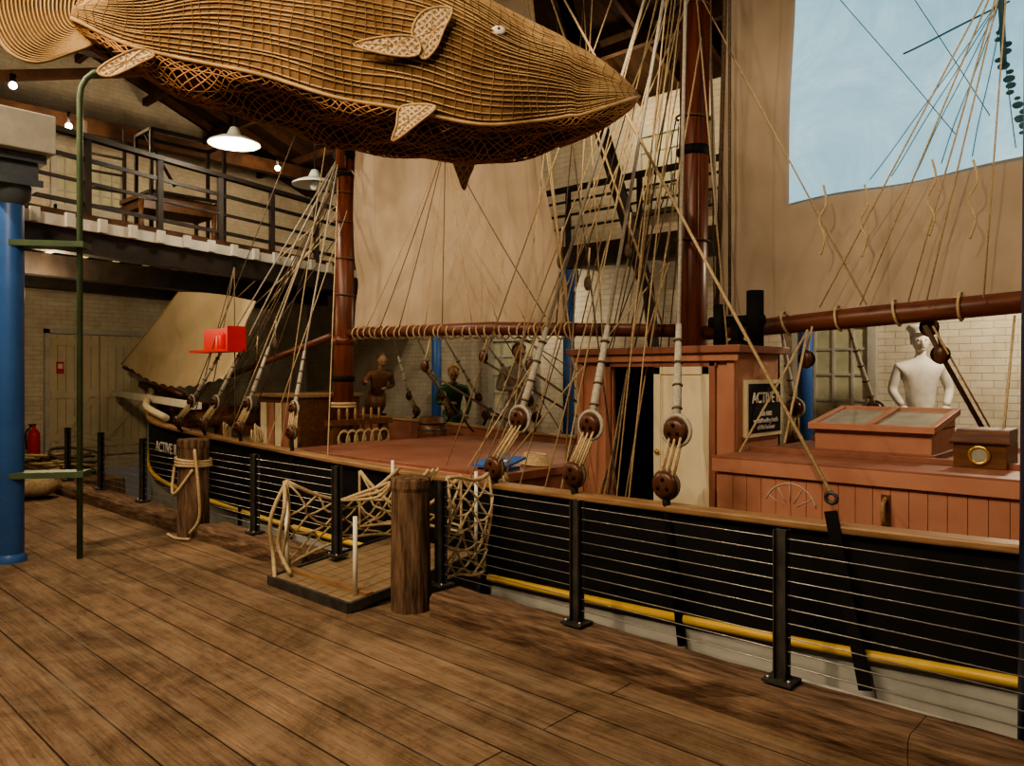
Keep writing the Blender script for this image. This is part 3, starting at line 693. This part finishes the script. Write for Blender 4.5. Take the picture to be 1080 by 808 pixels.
b.grid(pf,90,70,M['proj'],lambda u,v:(u*2,v*1.5)); b.obj('image',pc)
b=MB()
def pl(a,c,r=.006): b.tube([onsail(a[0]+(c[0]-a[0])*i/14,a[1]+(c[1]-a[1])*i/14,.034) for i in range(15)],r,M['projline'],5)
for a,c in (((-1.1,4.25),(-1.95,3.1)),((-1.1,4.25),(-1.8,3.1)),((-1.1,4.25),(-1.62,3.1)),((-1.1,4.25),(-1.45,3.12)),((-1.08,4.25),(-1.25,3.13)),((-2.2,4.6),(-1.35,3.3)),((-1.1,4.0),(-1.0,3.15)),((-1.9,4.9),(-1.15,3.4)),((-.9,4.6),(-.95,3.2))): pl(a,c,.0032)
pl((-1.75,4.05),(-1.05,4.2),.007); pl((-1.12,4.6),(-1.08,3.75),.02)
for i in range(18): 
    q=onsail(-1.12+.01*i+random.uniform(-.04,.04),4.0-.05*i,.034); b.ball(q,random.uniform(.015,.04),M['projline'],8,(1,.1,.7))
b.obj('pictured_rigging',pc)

# ------------------------------------------------------------------ rigging
rg=empty('rigging',parent=sh); b=MB()
def rope(a,c,r=.009,sag=0,m='rope'): b.tube(sagline(a,c,sag,10 if sag else 1),r,M[m],6)
de=MB()
def deadeye(c,r=.085):
    c=V(c); de.lathe(c-V((0,.045,0)),[(0,0),(r*.7,0),(r,.02),(r*.9,.045),(r,.07),(r*.7,.09),(0,.09)],M['deadeye'],22,(0,1,0))
    de.torus(c,(0,1,0),r,.012,M['ropedk'],22,6)
    for a in (90,210,330):
        t=math.radians(a); de.cyl(c+V((r*.42*math.cos(t),-.052,r*.42*math.sin(t))),c+V((r*.42*math.cos(t),-.046,r*.42*math.sin(t))),.013,M['black'],n=8)
def shroud(x,yb,zb,xu,top,r=.014,s=1.0,plate=None,dz=.37):
    side=-1 if yb<YC else 1
    lo=V((x,yb,zb)); up=lo+(V(top)-lo).normalized()*dz*s; up.x=xu
    deadeye(lo,.09*s); deadeye(up,.085*s)
    for k in range(6):
        o=(-.055+.022*k)*s; rope(lo+V((o,-.03 if k%2 else .03,.03)),up+V((o*.9,-.03 if k%2 else .03,-.03)),.0085*s)
    b.torus(up,(0,1,0),.1*s,.014*s,M['served'],18,6)
    d=(V(top)-up).normalized()
    b.tube([up+d*.06,up+d*.2,up+d*.75],[.025*s,.03*s,.02*s],M['served'],8)
    for k in range(4): b.torus(up+d*(.15+k*.16),d,.027*s,.009,M['ropedk'],10,6)
    rope(up+d*.7,top,r,0,'served')
    if plate is None: plate=0
    de.tube([lo-V((0,0,.08)),V((x,YC+side*(hb(x)+.02),rz(x))),V((x+plate,YC+side*(hb(x)+.045),sz(x)-.16))],.026*s,M['black'],8)
MH=(-3.4,5.95,6.2)
shroud(-2.56,4.2,.9,-2.55,MH,plate=.12,dz=.36); shroud(-3.3,4.2,.9,-3.24,MH,plate=.02,dz=.36); shroud(-4.08,4.2,.88,-3.93,MH,plate=-.12,dz=.4)
for x in (-4.1,-3.3,-2.5): shroud(x,8.0,.9,x+.05,(-3.4,6.2,6.2))
FH=(-8.78,6.0,4.6)
for x,xu in ((-9.7,-9.6),(-9.0,-8.95),(-8.1,-8.15),(-7.0,-7.15)): shroud(x,4.2,1.0,xu,FH,.011,.8)
for x in (-9.6,-8.8,-8.0,-7.0): shroud(x,8.05,1.0,x,FH,.011,.8)
de.beam((-1.53,4.19,.86),(-1.34,4.16,-.05),.065,.02,M['black'],(0,1,0)); de.torus((-1.53,4.2,.93),(0,1,.2),.03,.012,M['steel'],14)
rope((-1.53,4.2,.95),(-5.45,6.05,6.45),.011)
for x,z in ((-4.3,5.0),(-3.9,6.5),(-3.65,5.6),(-3.0,6.8),(-2.9,5.2),(-4.45,6.0)): rope((x,4.28,rz(x)),(-3.4+random.uniform(-.1,.1),5.95,z),.006)
for x,xt,zt in ((-4.9,-3.5,5.2),(-5.4,-3.5,6.6),(-3.7,-5.45,6.45),(-4.6,-5.0,4.3)): rope((x,4.9,.74),(xt,5.95,zt),.007)
for i in range(5): rope((-3.75+.05*i,5.05-.02*i,.5),(-3.6+.05*i,5.95,2.6+.8*i),.007,0,'ropedk' if i%2 else 'rope')
rope((-3.45,5.0,.45),(-3.25,5.9,4.5),.008); rope((-8.7,YC,6.5),(-3.5,YC,7.0),.012,0,'ropedk')
for (a,c,m_) in (((-5.0,7.9,.8),(-3.5,6.2,5.4),'ropedk'),((-5.6,7.9,.8),(-3.5,6.2,6.4),'rope'),((-4.6,7.9,.8),(-3.5,6.2,4.4),'rope'),((-4.7,YC,2.1),(-3.5,6.0,5.9),'rope'),((-4.3,YC,2.08),(-3.5,6.0,4.9),'rope'),((-4.1,YC,2.06),(-3.55,6.0,3.9),'ropedk'),
    ((-4.95,6.0,2.1),(-4.35,5.9,6.7),'ropedk'),((-4.2,5.2,.6),(-4.35,5.95,6.6),'rope'),((-4.35,5.4,.74),(-3.6,5.95,3.3),'ropedk'),((-2.75,5.4,1.82),(-3.35,5.97,5.1),'rope'),((-3.15,5.95,1.95),(-3.2,5.95,6.1),'ropedk'),((-3.85,5.3,1.82),(-4.6,6.0,5.4),'rope'),
    ((-4.2,4.3,.76),(-3.62,5.95,2.6),'rope'),((-3.5,4.3,.76),(-3.9,5.9,4.2),'rope'),((-5.1,4.9,.74),(-4.9,6.0,2.15),'rope'),((-3.0,4.3,.76),(-4.9,5.95,5.2),'ropedk')): rope(a,c,.0065,0,m_)
for x in (-7.9,-7.5,-7.0,-6.7,-6.2,-5.8,-5.4,-5.1,-8.2): rope((x,YC-.09,2.2),(-6.45+(x+6.5)*.04,5.84,4.15),.0055,.04,'ropedk' if int(x*10)%2 else 'rope')  # brail fan: real ropes plus strands standing in for their cast shadows
rope((-6.45,5.84,4.15),(-6.4,5.94,6.0),.01)
for x in (-9.9,-9.3,-8.6,-7.7,-7.4,-6.5): rope((x,4.3,rz(x)),(-8.75+random.uniform(-.15,.15),6.0,random.uniform(3.4,6.6)),.007,0,'rope' if x>-9 else 'ropedk')
for x,y in ((-10.3,5.0),(-10.1,5.4),(-9.9,4.6),(-9.5,4.5),(-9.2,4.6)): rope((x,y,.9),(-8.9,6.05,4.3),.008,0,'ropedk')
for xb_,zb_,zt in ((-15.7,1.4,4.0),(-15.1,1.15,3.7),(-13.4,1.1,3.9)): rope((-8.9,YC,zt),(xb_,YC,zb_),.009)
for x in (-9.6,-9.2,-8.4): rope((x,4.3,.85),(-9.4,4.8,3.0),.007,0,'ropedk')
rope((-5.45,YC,6.45),(-3.75,YC,2.05),.01); rope((-5.45,YC-.03,6.45),(-4.85,YC-.05,2.2),.008)
for x in (-2.25,-1.95,-1.62,-1.5,-1.15): rope((x,5.93,2.12),(-.98,5.8,4.35),.006)
rope((-3.3,6.0,4.9),(-1.9,5.93,2.12),.006); rope((-.98,5.8,4.35),(-1.0,5.85,6.4),.012); rope((-3.0,5.93,5.5),(-3.0,5.93,2.1),.013,0,'ropedk')
for x,z in ((-2.2,2.9),(-1.9,2.85),(-1.45,2.95),(-1.2,2.9)):
    b.tube(curve([(x,5.88,z+.15),(x+.03,5.85,z),(x-.03,5.87,z-.12),(x+.02,5.85,z-.25),(x-.02,5.88,z-.38)]),.008,M['rope'],6)
for i in range(6): rope((-4.4-.5*i,7.9,.8),(-3.5 if i%2 else -8.7,6.15,3.5+.5*i),.007,0,'ropedk')
rope((-2.35,5.95,1.95),(-2.3,5.4,1.1),.01); rope((-2.35,5.95,1.95),(-2.6,5.0,.8),.009)
rope((-1.55,YC,1.95),(-1.35,7.2,1.05),.02,0,'ropedk'); rope((-1.5,YC,1.95),(-1.25,7.0,1.05),.008); rope((-1.0,YC,2.0),(-.98,5.6,1.2),.008)
for p in ((-2.35,5.93,1.72),(-1.5,6.3,1.75),(-1.55,6.2,1.95),(-5.3,6.0,1.7),(-6.0,6.0,1.8),(-7.0,6.0,1.7)):
    de.ball(p,.065,M['deadeye'],14,(.8,.5,1.15)); de.torus(p,(0,1,0),.06,.01,M['black'],16,6)
    rope(V(p)+V((0,0,.06)),V((p[0],YC,2.08)),.01)
for p in ((-4.88,5.98,2.75),(-4.55,6.0,2.5),(-4.0,5.9,2.75),(-3.75,5.85,3.2),(-9.1,4.95,1.75),(-8.9,5.1,2.0)):
    de.ball(p,.055,M['ropedk'],12,(.7,.5,1.3)); rope(V(p)+V((0,0,.05)),V(p)+V((.03,0,.35)),.009)
for a,c in (((-5.3,6,1.65),(-4.9,7.4,.8)),((-6,6,1.75),(-5.2,7.5,.8)),((-7,6,1.65),(-7.6,7.4,.8)),((-7,6,1.65),(-6.6,7.5,.8))): rope(a,c,.014,0,'ropedk')
for c in ((-4.4,4.6,.8),(-8.5,4.6,.9),(-9.4,4.7,.95),(-8.05,4.4,1.0)):
    for k in range(4): b.torus((c[0]+.02*k,c[1]-.02*k,c[2]-.1),(.2*k,1,.1),.1+.012*k,.011,M['rope'],18,6)
for k in range(6): b.torus((-4.75,5.45,.75+.018*k),(.05,.05,1),.14-.008*k,.012,M['rope'],20,6)
b.obj('ropes',rg); de.obj('deadeyes_and_chainplates',rg)
b=MB(); b.box((-9.8,4.58,1.88),(-8.75,4.62,2.19),M['red']); b.box((-9.8,4.38,1.88),(-8.75,4.6,1.91),M['red']); b.box((-8.8,4.38,1.91),(-8.75,4.58,2.19),M['red'])
b.lathe((-9.1,4.48,1.91),[(.07,0),(.07,.16),(.03,.21),(0,.22)],M['red']); b.obj('port_sidelight_board',sh)

# ------------------------------------------------------------------ whale
wa=math.atan2(2.98,2.47)
wh=empty('woven_cane_whale',(-5.395,1.405,0),(0,0,wa))
LS=[(.30,.09,3.76,3.70,3.93),(.60,.19,3.62,3.54,4.1),(.96,.30,3.50,3.36,4.27),(1.54,.40,3.35,3.24,4.4),(2.15,.44,3.21,3.12,4.4),(2.77,.42,3.14,3.085,4.15),(3.155,.34,3.19,3.135,3.96),(3.41,.27,3.26,3.2,3.84),(3.68,.17,3.38,3.3,3.69),(3.845,.08,3.465,3.42,3.58),(3.9,.02,3.5,3.49,3.52)]
fw=table([(a[0],a[1]) for a in LS]);fl=table([(a[0],a[2]) for a in LS]);fb=table([(a[0],a[3]) for a in LS]);ft=table([(a[0],a[4]) for a in LS])
def wsurf(x,ang,off=0):
    wob=.014*math.sin(4.5*x+3*ang)+.009*math.sin(9*x-5*ang)
    if x>3.4: wob*=max(0,(3.9-x)/.5)
    w=fw(x)+off+wob; y=-w*math.cos(ang)
    if ang<=math.pi: z=fl(x)+(ft(x)-fl(x)+off+wob)*math.sin(ang)
    else:
        s=math.sin(ang); z=fl(x)+(fl(x)-fb(x)+off)*s+wob*s*2
    return V((x,y,z+.012*math.sin(6*x)*(1 if x<3.4 else 0)))
def wx(u): return .3+3.6*u
b=MB(); b.grid(lambda u,v:wsurf(wx(u),math.pi*v,-.008),90,40,M['caneb']); b.obj('back_under_layer',wh)
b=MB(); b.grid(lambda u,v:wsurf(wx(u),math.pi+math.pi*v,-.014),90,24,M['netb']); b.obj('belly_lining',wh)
b=MB(); NR=80
for k in range(NR+1):
    a=math.pi*k/NR; ph=random.uniform(0,6); f0=random.uniform(8,22); am=random.uniform(.1,.32); rk=random.uniform(.8,1.1)
    pts=[]
    for i in range(76):
        u=i/75; aa=a+(math.pi/NR)*am*math.sin(f0*u+ph)+.02*math.sin(math.pi*k/NR)*math.sin(9*u+4*a)
        pts.append(wsurf(wx(u),min(max(aa,0),math.pi),random.uniform(-.002,.002)))
    rr=[.0054*rk*(min(1,fw(wx(i/75))/.22)*.8+.2) for i in range(76)]
    b.tube(pts,rr,M['cane'],5)
for k in range(60):
    x=wx((k+.5)/60); b.tube([wsurf(x+.015*math.sin(i*.9+k),math.pi*i/30,.004) for i in range(31)],.0028,M['caneb'],4)
for s in (0,math.pi): b.tube([wsurf(wx(i/60),s,.008) for i in range(61)],.012,M['cane'],8)
b.obj('cane_ribs',wh)
b=MB()
for sgn in (-1,1):
    for k in range(-14,76):
        pts=[]
        for i in range(0,29):
            v=i/28; u=(k+sgn*(v-.5)*13+ .35*math.sin(v*20+k))/62
            if 0<=u<=1: pts.append(wsurf(wx(u),math.pi+math.pi*v,.004))
        if len(pts)>2: b.tube(pts,.0046,M['netr'],4)
for k in range(1,7): b.tube([wsurf(wx(i/70),math.pi+math.pi*k/7+.05*math.sin(i*.5+k),.004) for i in range(71)],.0042,M['netr'],4)
b.obj('belly_net',wh)
def fin(pts,name):
    b=MB(); c=sum((V(p) for p in pts),V())/len(pts); pp=curve(pts,True,4); N=len(pp)
    vs=[c]+pp; b.add(vs,[(0,i+1,(i+1)%N+1) for i in range(N)],M['lattice'],True)
    for i,v in enumerate(vs): b.uv[i]=(v.x*2.4,v.z*2.4+v.y)
    b.tube(pp,.007,M['cane'],6,closed=True)
    for i in range(0,N,3): b.tube([c,pp[i]],.0035,M['cane'],4)
    b.obj(name,wh)
F=[(.42,-.03,3.70),(.26,-.06,3.58),(.08,-.1,3.50),(-.08,-.12,3.58),(-.17,-.12,3.85),(-.15,-.05,4.25),(-.02,.05,4.45),(.2,.02,4.3),(.42,0,3.98)]
b=MB(); pp=curve(F,True,6); N=len(pp); c=V((.42,-.03,3.84)); b.add([c]+pp,[(0,i+1,(i+1)%N+1) for i in range(N)],M['caneb'],True)
for s in range(1,27): 
    t=s/27; b.tube([c.lerp(q,t)+V((0,-.008,0)) for q in pp],.005,M['cane'],5,closed=True); b.tube([c.lerp(q,t)+V((0,.008,0)) for q in pp],.005,M['cane'],5,closed=True)
b.tube(pp,.011,M['cane'],6,closed=True); b.obj('tail_fluke',wh)
fin([(.84,-.3,3.5),(.78,-.33,3.44),(.62,-.36,3.34),(.55,-.37,3.36),(.62,-.35,3.44),(.76,-.31,3.53)],'rear_fin')
fin([(2.3,-.45,3.21),(2.5,-.45,3.22),(2.4,-.5,3.1),(2.25,-.54,2.97),(2.27,-.5,3.08)],'pectoral_fin')
fin([(2.66,.42,3.16),(2.8,.42,3.14),(2.77,.5,3.04),(2.74,.53,2.96),(2.7,.5,3.04)],'far_pectoral_fin')
fin([(2.4,-.47,3.52),(2.25,-.48,3.50),(2.02,-.48,3.55),(2.2,-.48,3.61),(2.38,-.47,3.62)],'flank_fin')
fin([(2.42,-.46,3.5),(2.36,-.46,3.66),(2.44,-.44,3.8),(2.6,-.42,3.83),(2.55,-.45,3.68),(2.5,-.46,3.56)],'flank_leaf')
b=MB(); 
for a in (.725,math.pi-.725): b.ball(wsurf(2.9,a,.008),.042,M['white'],14,(1.1,.3,.7)); b.ball(wsurf(2.9,a,.02),.01,M['panelwood'],10)
b.obj('eyes',wh)
b=MB()
for x in (.9,2.1,3.0): b.cyl((x,0,ft(x)-.02),(x,0,7.0),.004,M['wire'],n=6)
b.obj('suspension_wires',wh)

# ------------------------------------------------------------------ columns near
b=MB(); c=V((-7.57,1.84,0)); b.cyl(c,c+V((0,0,3.2)),.105,M['blue'],n=28); b.lathe(c,[(.125,0),(.125,.04),(.105,.07)],M['blue']); b.lathe(c+V((0,0,3.05)),[(.105,0),(.15,.06),(.16,.16)],M['bluegrey'])
b.box(c+V((-.2,-.2,3.2)),c+V((.2,.2,3.26)),M['bluegrey']); b.box(c+V((-.17,-.17,3.26)),c+V((.17,.17,3.4)),M['bluegrey']); b.box(c+V((-.22,-.22,3.4)),c+V((.22,.22,3.47)),M['bluegrey'])
b.obj('blue_iron_column',bevel=.006)
b=MB(); b.box((-10.2,1.58,3.475),(-7.25,2.1,3.8),M['offwhite']); b.obj('timber_beam_white',bevel=.01)
b=MB(); q=V((-7.24,2.28,0)); b.tube([q,q+V((0,0,4.0))]+[q+V((0,0,4.0))+V((.19*(1-math.cos(t))*.73,.19*(1-math.cos(t))*.68,.24*math.sin(t))) for t in (.4,.8,1.2,1.57)],.025,M['green'],12)
d=(q-c).normalized()
for z in (2.72,.74): b.beam(c-d*.15+V((0,0,z)),q+d*.06+V((0,0,z)),.2,.05,M['green']); b.torus(q+V((0,0,z)),(0,0,1),.04,.018,M['green'])
b.obj('green_davit_pipe')
b=MB(); b.cyl((-.515,3.74,-1.45),(-.46,3.8,6.8),.1,M['bluedk'],n=28); b.obj('blue_iron_column')

# ------------------------------------------------------------------ lamps
def dish(x,y,z,ztop,on):
    b=MB(); b.lathe((x,y,z),[(.33,-.02),(.325,0),(.2,.06),(.1,.09),(.08,.14),(.05,.2),(0,.22)],M['enamel'],32); b.lathe((x,y,z-.02),[(.33,0),(.2,.05),(0,.07)],M['enamel'],32)
    b.ball((x,y,z-.03),.07,M['bulb'] if on else M['enamel']); b.cyl((x,y,z+.2),(x,y,ztop),.012,M['dark']); b.obj('pendant_lamp')
dish(-9.5,4.85,4.66,7.9,True); dish(-9.7,6.2,4.4,7.3,False)
WARM=(1,.77,.50)
def lamp(kind,name,loc,tgt,e,col=WARM,size=.5,angle=60,blend=.6):
    l=bpy.data.lights.new(name,kind); l.energy=e; l.color=col
    if kind=='AREA': l.shape='DISK'; l.size=size
    elif kind=='SPOT': l.spot_size=math.radians(angle); l.spot_blend=blend; l.shadow_soft_size=size
    else: l.shadow_soft_size=size
    o=bpy.data.objects.new(name,l); S.collection.objects.link(o); o.location=loc
    o.rotation_euler=(V(tgt)-V(loc)).to_track_quat('-Z','Y').to_euler(); return o
def can(loc,tgt):
    b=MB(); p=V(loc);d=(V(tgt)-p).normalized(); b.cyl(p-d*.24,p-d*.04,.07,M['black'],n=16); b.cyl(p-d*.06,p-d*.05,.06,M['bulb'],n=16); b.cyl(p-d*.2,p-d*.2+V((0,0,.4)),.01,M['black']); b.obj('track_spotlight')
lamp('POINT','pendant_light',(-9.5,4.85,4.5),(0,0,0),60,(1,.88,.66),.08)
for loc,tgt,e,an,sz_ in (((-4.9,-1.4,5.5),(-4.6,2.4,3.6),270,75,.08),((-2.6,3.6,5.6),(-6.0,6,2.3),330,60,.03),((2.6,4.2,5.5),(-1.4,6,2.8),240,80,.04),((-1.2,-1.5,5.6),(-3.2,4.5,.5),620,75,.08),((-7.2,.2,5.5),(-8.5,5.2,1.2),480,80,.08)):
    lamp('SPOT','spot_beam',loc,tgt,e,size=sz_,angle=an); can(loc,tgt)
lamp('AREA','roof_glow_1',(-3.5,-.5,5.7),(-3.5,1.5,0),220,size=2.0)
lamp('AREA','roof_glow_2',(-9.5,1.2,5.6),(-9.5,2.5,0),140,size=1.5)
for x,y in ((-13.2,4.0),(-13.0,7.5)):
    lamp('POINT','gallery_light',(x,y,5.5),(0,0,0),120,(1,.74,.44),.1)
    b=MB(); b.ball((x,y,5.5),.05,M['bulb']); b.cyl((x,y,5.55),(x,y,5.72),.02,M['black']); b.obj('gallery_bulb')
for x,y in ((-14.5,2.6),(-15,1.6),(-11.5,2.2),(-12.2,3.0)):
    b=MB(); b.ball((x,y,5.6),.05,M['bulb']); b.cyl((x,y,5.65),(x,y,5.75),.04,M['black']); b.obj('gallery_bulb')
lamp('POINT','jib_fill_light',(-11.6,3.3,2.75),(0,0,0),95,(1,.76,.46),.12)  # unseen fill lamp added to brighten the jib below the gallery
lamp('POINT','back_wall_light',(-1.2,8.4,3.0),(0,0,0),150,(1,.83,.58),.1)
lamp('POINT','back_wall_light',(-8.2,9.2,2.8),(0,0,0),24,(1,.85,.58),.1)
lamp('POINT','back_gallery_light',(-6.2,9.0,5.4),(0,0,0),45,(1,.78,.48),.1)

# ------------------------------------------------------------------ carved figures
def figure(name,loc,rotz,lean,sc,coat,hair,skin,arm='down',cap=None):
    e=empty(name,loc,(lean,0,rotz)); e.scale=(sc,)*3
    P=[(0,0,0,.15,.12),(0,0,.18,.14,.105),(0,.0,.38,.19,.12),(0,0,.5,.17,.1),(0,0,.58,.06,.06),(0,-.01,.66,.05,.05),
       (-.2,0,.49,.07,.07),(.2,0,.49,.07,.07)]
    if arm=='down': A=[(-.27,.0,.25,.05,.05),(-.2,-.17,.1,.038,.038),(.27,0,.25,.05,.05),(.2,-.17,.1,.038,.038)]
    elif arm=='cross': A=[(-.28,-.03,.25,.05,.05),(-.05,-.17,.3,.038,.038),(.28,-.02,.24,.05,.05),(.22,-.2,.1,.038,.038)]
    else: A=[(-.32,-.12,.35,.05,.05),(-.36,-.34,.48,.038,.038),(.28,-.02,.24,.05,.05),(.08,-.18,.28,.038,.038)]
    P+=A; E=[(0,1),(1,2),(2,3),(3,4),(4,5),(3,6),(3,7),(6,8),(8,9),(7,10),(10,11)]
    me=bpy.data.meshes.new('body'); me.from_pydata([p[:3] for p in P],E,[]); o=bpy.data.objects.new('body',me); S.collection.objects.link(o); o.parent=e
    me.materials.append(coat); o.modifiers.new('skin','SKIN')
    sv=me.skin_vertices[0].data if me.skin_vertices else None
    if sv:
        for i,p in enumerate(P): sv[i].radius=(p[3],p[4])
        sv[0].use_root=True
    ss=o.modifiers.new('sub','SUBSURF'); ss.levels=2; ss.render_levels=2; o.modifiers['skin'].use_smooth_shade=True
    b=MB()
    def hf(q):
        q=q.copy()
        if q.z<0: q.x*=1+.28*q.z; 
        if q.y<-.55 and abs(q.x)<.25 and -.35<q.z<.15: q.y-=.28*(1-abs(q.x)/.25)
        if q.y<-.5 and .1<q.z<.3 and .15<abs(q.x)<.5: q.y+=.1
        if q.y<-.4 and q.z<-.65: q.y-=.1
        return q
    b.ball((0,-.02,.76),.105,skin,28,(.82,.95,1.18),hf)
    b.cyl((0,0,.56),(0,-.01,.68),.05,skin)
    for s in (-1,1):
        b.ball((s*.034,-.108,.78),.013,M['black'] if skin!=M['plaster'] else skin,8); b.ball((s*.088,0,.76),.024,skin,8,(.4,.8,1.3))
    b.ball((0,-.108,.705),.022,M['brown'] if skin!=M['plaster'] else skin,8,(1.3,.4,.4))
    b.ball((0,.015,.80),.112,hair,18,(.9,1,1.0),lambda q:V((q.x,q.y if q.y>-.3 else -.3,max(q.z,-.6) if q.y>0 else max(q.z,.35))))
    if cap: b.lathe((0,0,.85),[(.1,-.03),(.108,.01),(.135,.05),(.12,.085),(0,.1)],cap,20); b.ball((0,-.09,.85),.075,cap,12,(1,.8,.15))
    for k in (9,11):
        p=V(P[k][:3]); q=V(P[8 if k==9 else 10][:3]); d=(p-q).normalized(); sd=d.cross(V((0,0,1))).normalized()
        b.ball(p+d*.04,.04,skin,12,(.9,.9,.7))
        for f,(o_,l) in enumerate(((-.026,.055),(-.009,.065),(.009,.06),(.025,.045))):
            a=p+d*.065+sd*o_; b.tube([a,a+d*l*.55,a+d*l*.85+V((0,0,-.02))],[.0095,.009,.007],skin,8)
        b.tube([p+d*.02-sd*.03,p+d*.05-sd*.052,p+d*.075-sd*.055],[.011,.01,.008],skin,8)
    b.obj('head_and_hands',e)
    b=MB(); b.tube([(0,0,.06),(0,.02,-.15),(0,.1,-.4),(0,.24,-.6),(0,.32,-.55)],[.17,.2,.16,.09,.03],coat,18); 
    b.torus((0,0,.03),(0,0,1),.15,.02,M['brass'],20); b.obj('drapery',e)
    bpy.context.view_layer.update()
    zb=loc[2]-.32*sc; c=V((loc[0],loc[1]+.14,0))
    b=MB(); b.box(c+V((-.2,-.2,0)),c+V((.2,.2,.06)),M['dark']); b.cyl(c+V((0,0,.06)),c+V((0,0,zb)),.06,M['dark'])
    o=b.obj('stand',e); o.matrix_parent_inverse=e.matrix_world.inverted()
    return e
figure('plaster_sailor_figurehead',(-2.36,9.1,1.16),math.radians(25),0,1.05,M['plaster'],M['plaster'],M['plaster'],'down',M['plaster'])
figure('sailor_figurehead',(-11.0,8.3,1.2),math.radians(70),.45,.95,M['brown'],M['ropedk'],M['skin'],'point')
figure('lady_figurehead',(-9.0,8.3,.95),math.radians(50),.4,.95,M['grn2'],M['yel2'],M['skin'],'cross')
figure('robed_figurehead',(-7.6,8.3,1.15),math.radians(50),.3,1.05,M['greyw'],M['brown'],M['skin'],'cross')

# ------------------------------------------------------------------ camera, world, colour
cam=bpy.data.cameras.new('camera'); co=bpy.data.objects.new('camera',cam); S.collection.objects.link(co)
cam.sensor_width=36; cam.lens=26.667; cam.shift_y=-.0083; cam.clip_start=.05; cam.clip_end=100
co.location=(0,0,1.6); co.rotation_euler=(math.radians(90),0,math.asin(.68)); S.camera=co
w=bpy.data.worlds.new('world'); S.world=w; w.use_nodes=True; w.node_tree.nodes['Background'].inputs[0].default_value=(.05,.04,.03,1)
try:
    S.view_settings.view_transform='AgX'; S.view_settings.look='AgX - Medium High Contrast'; S.view_settings.exposure=0.2
except Exception as ex: print(ex)
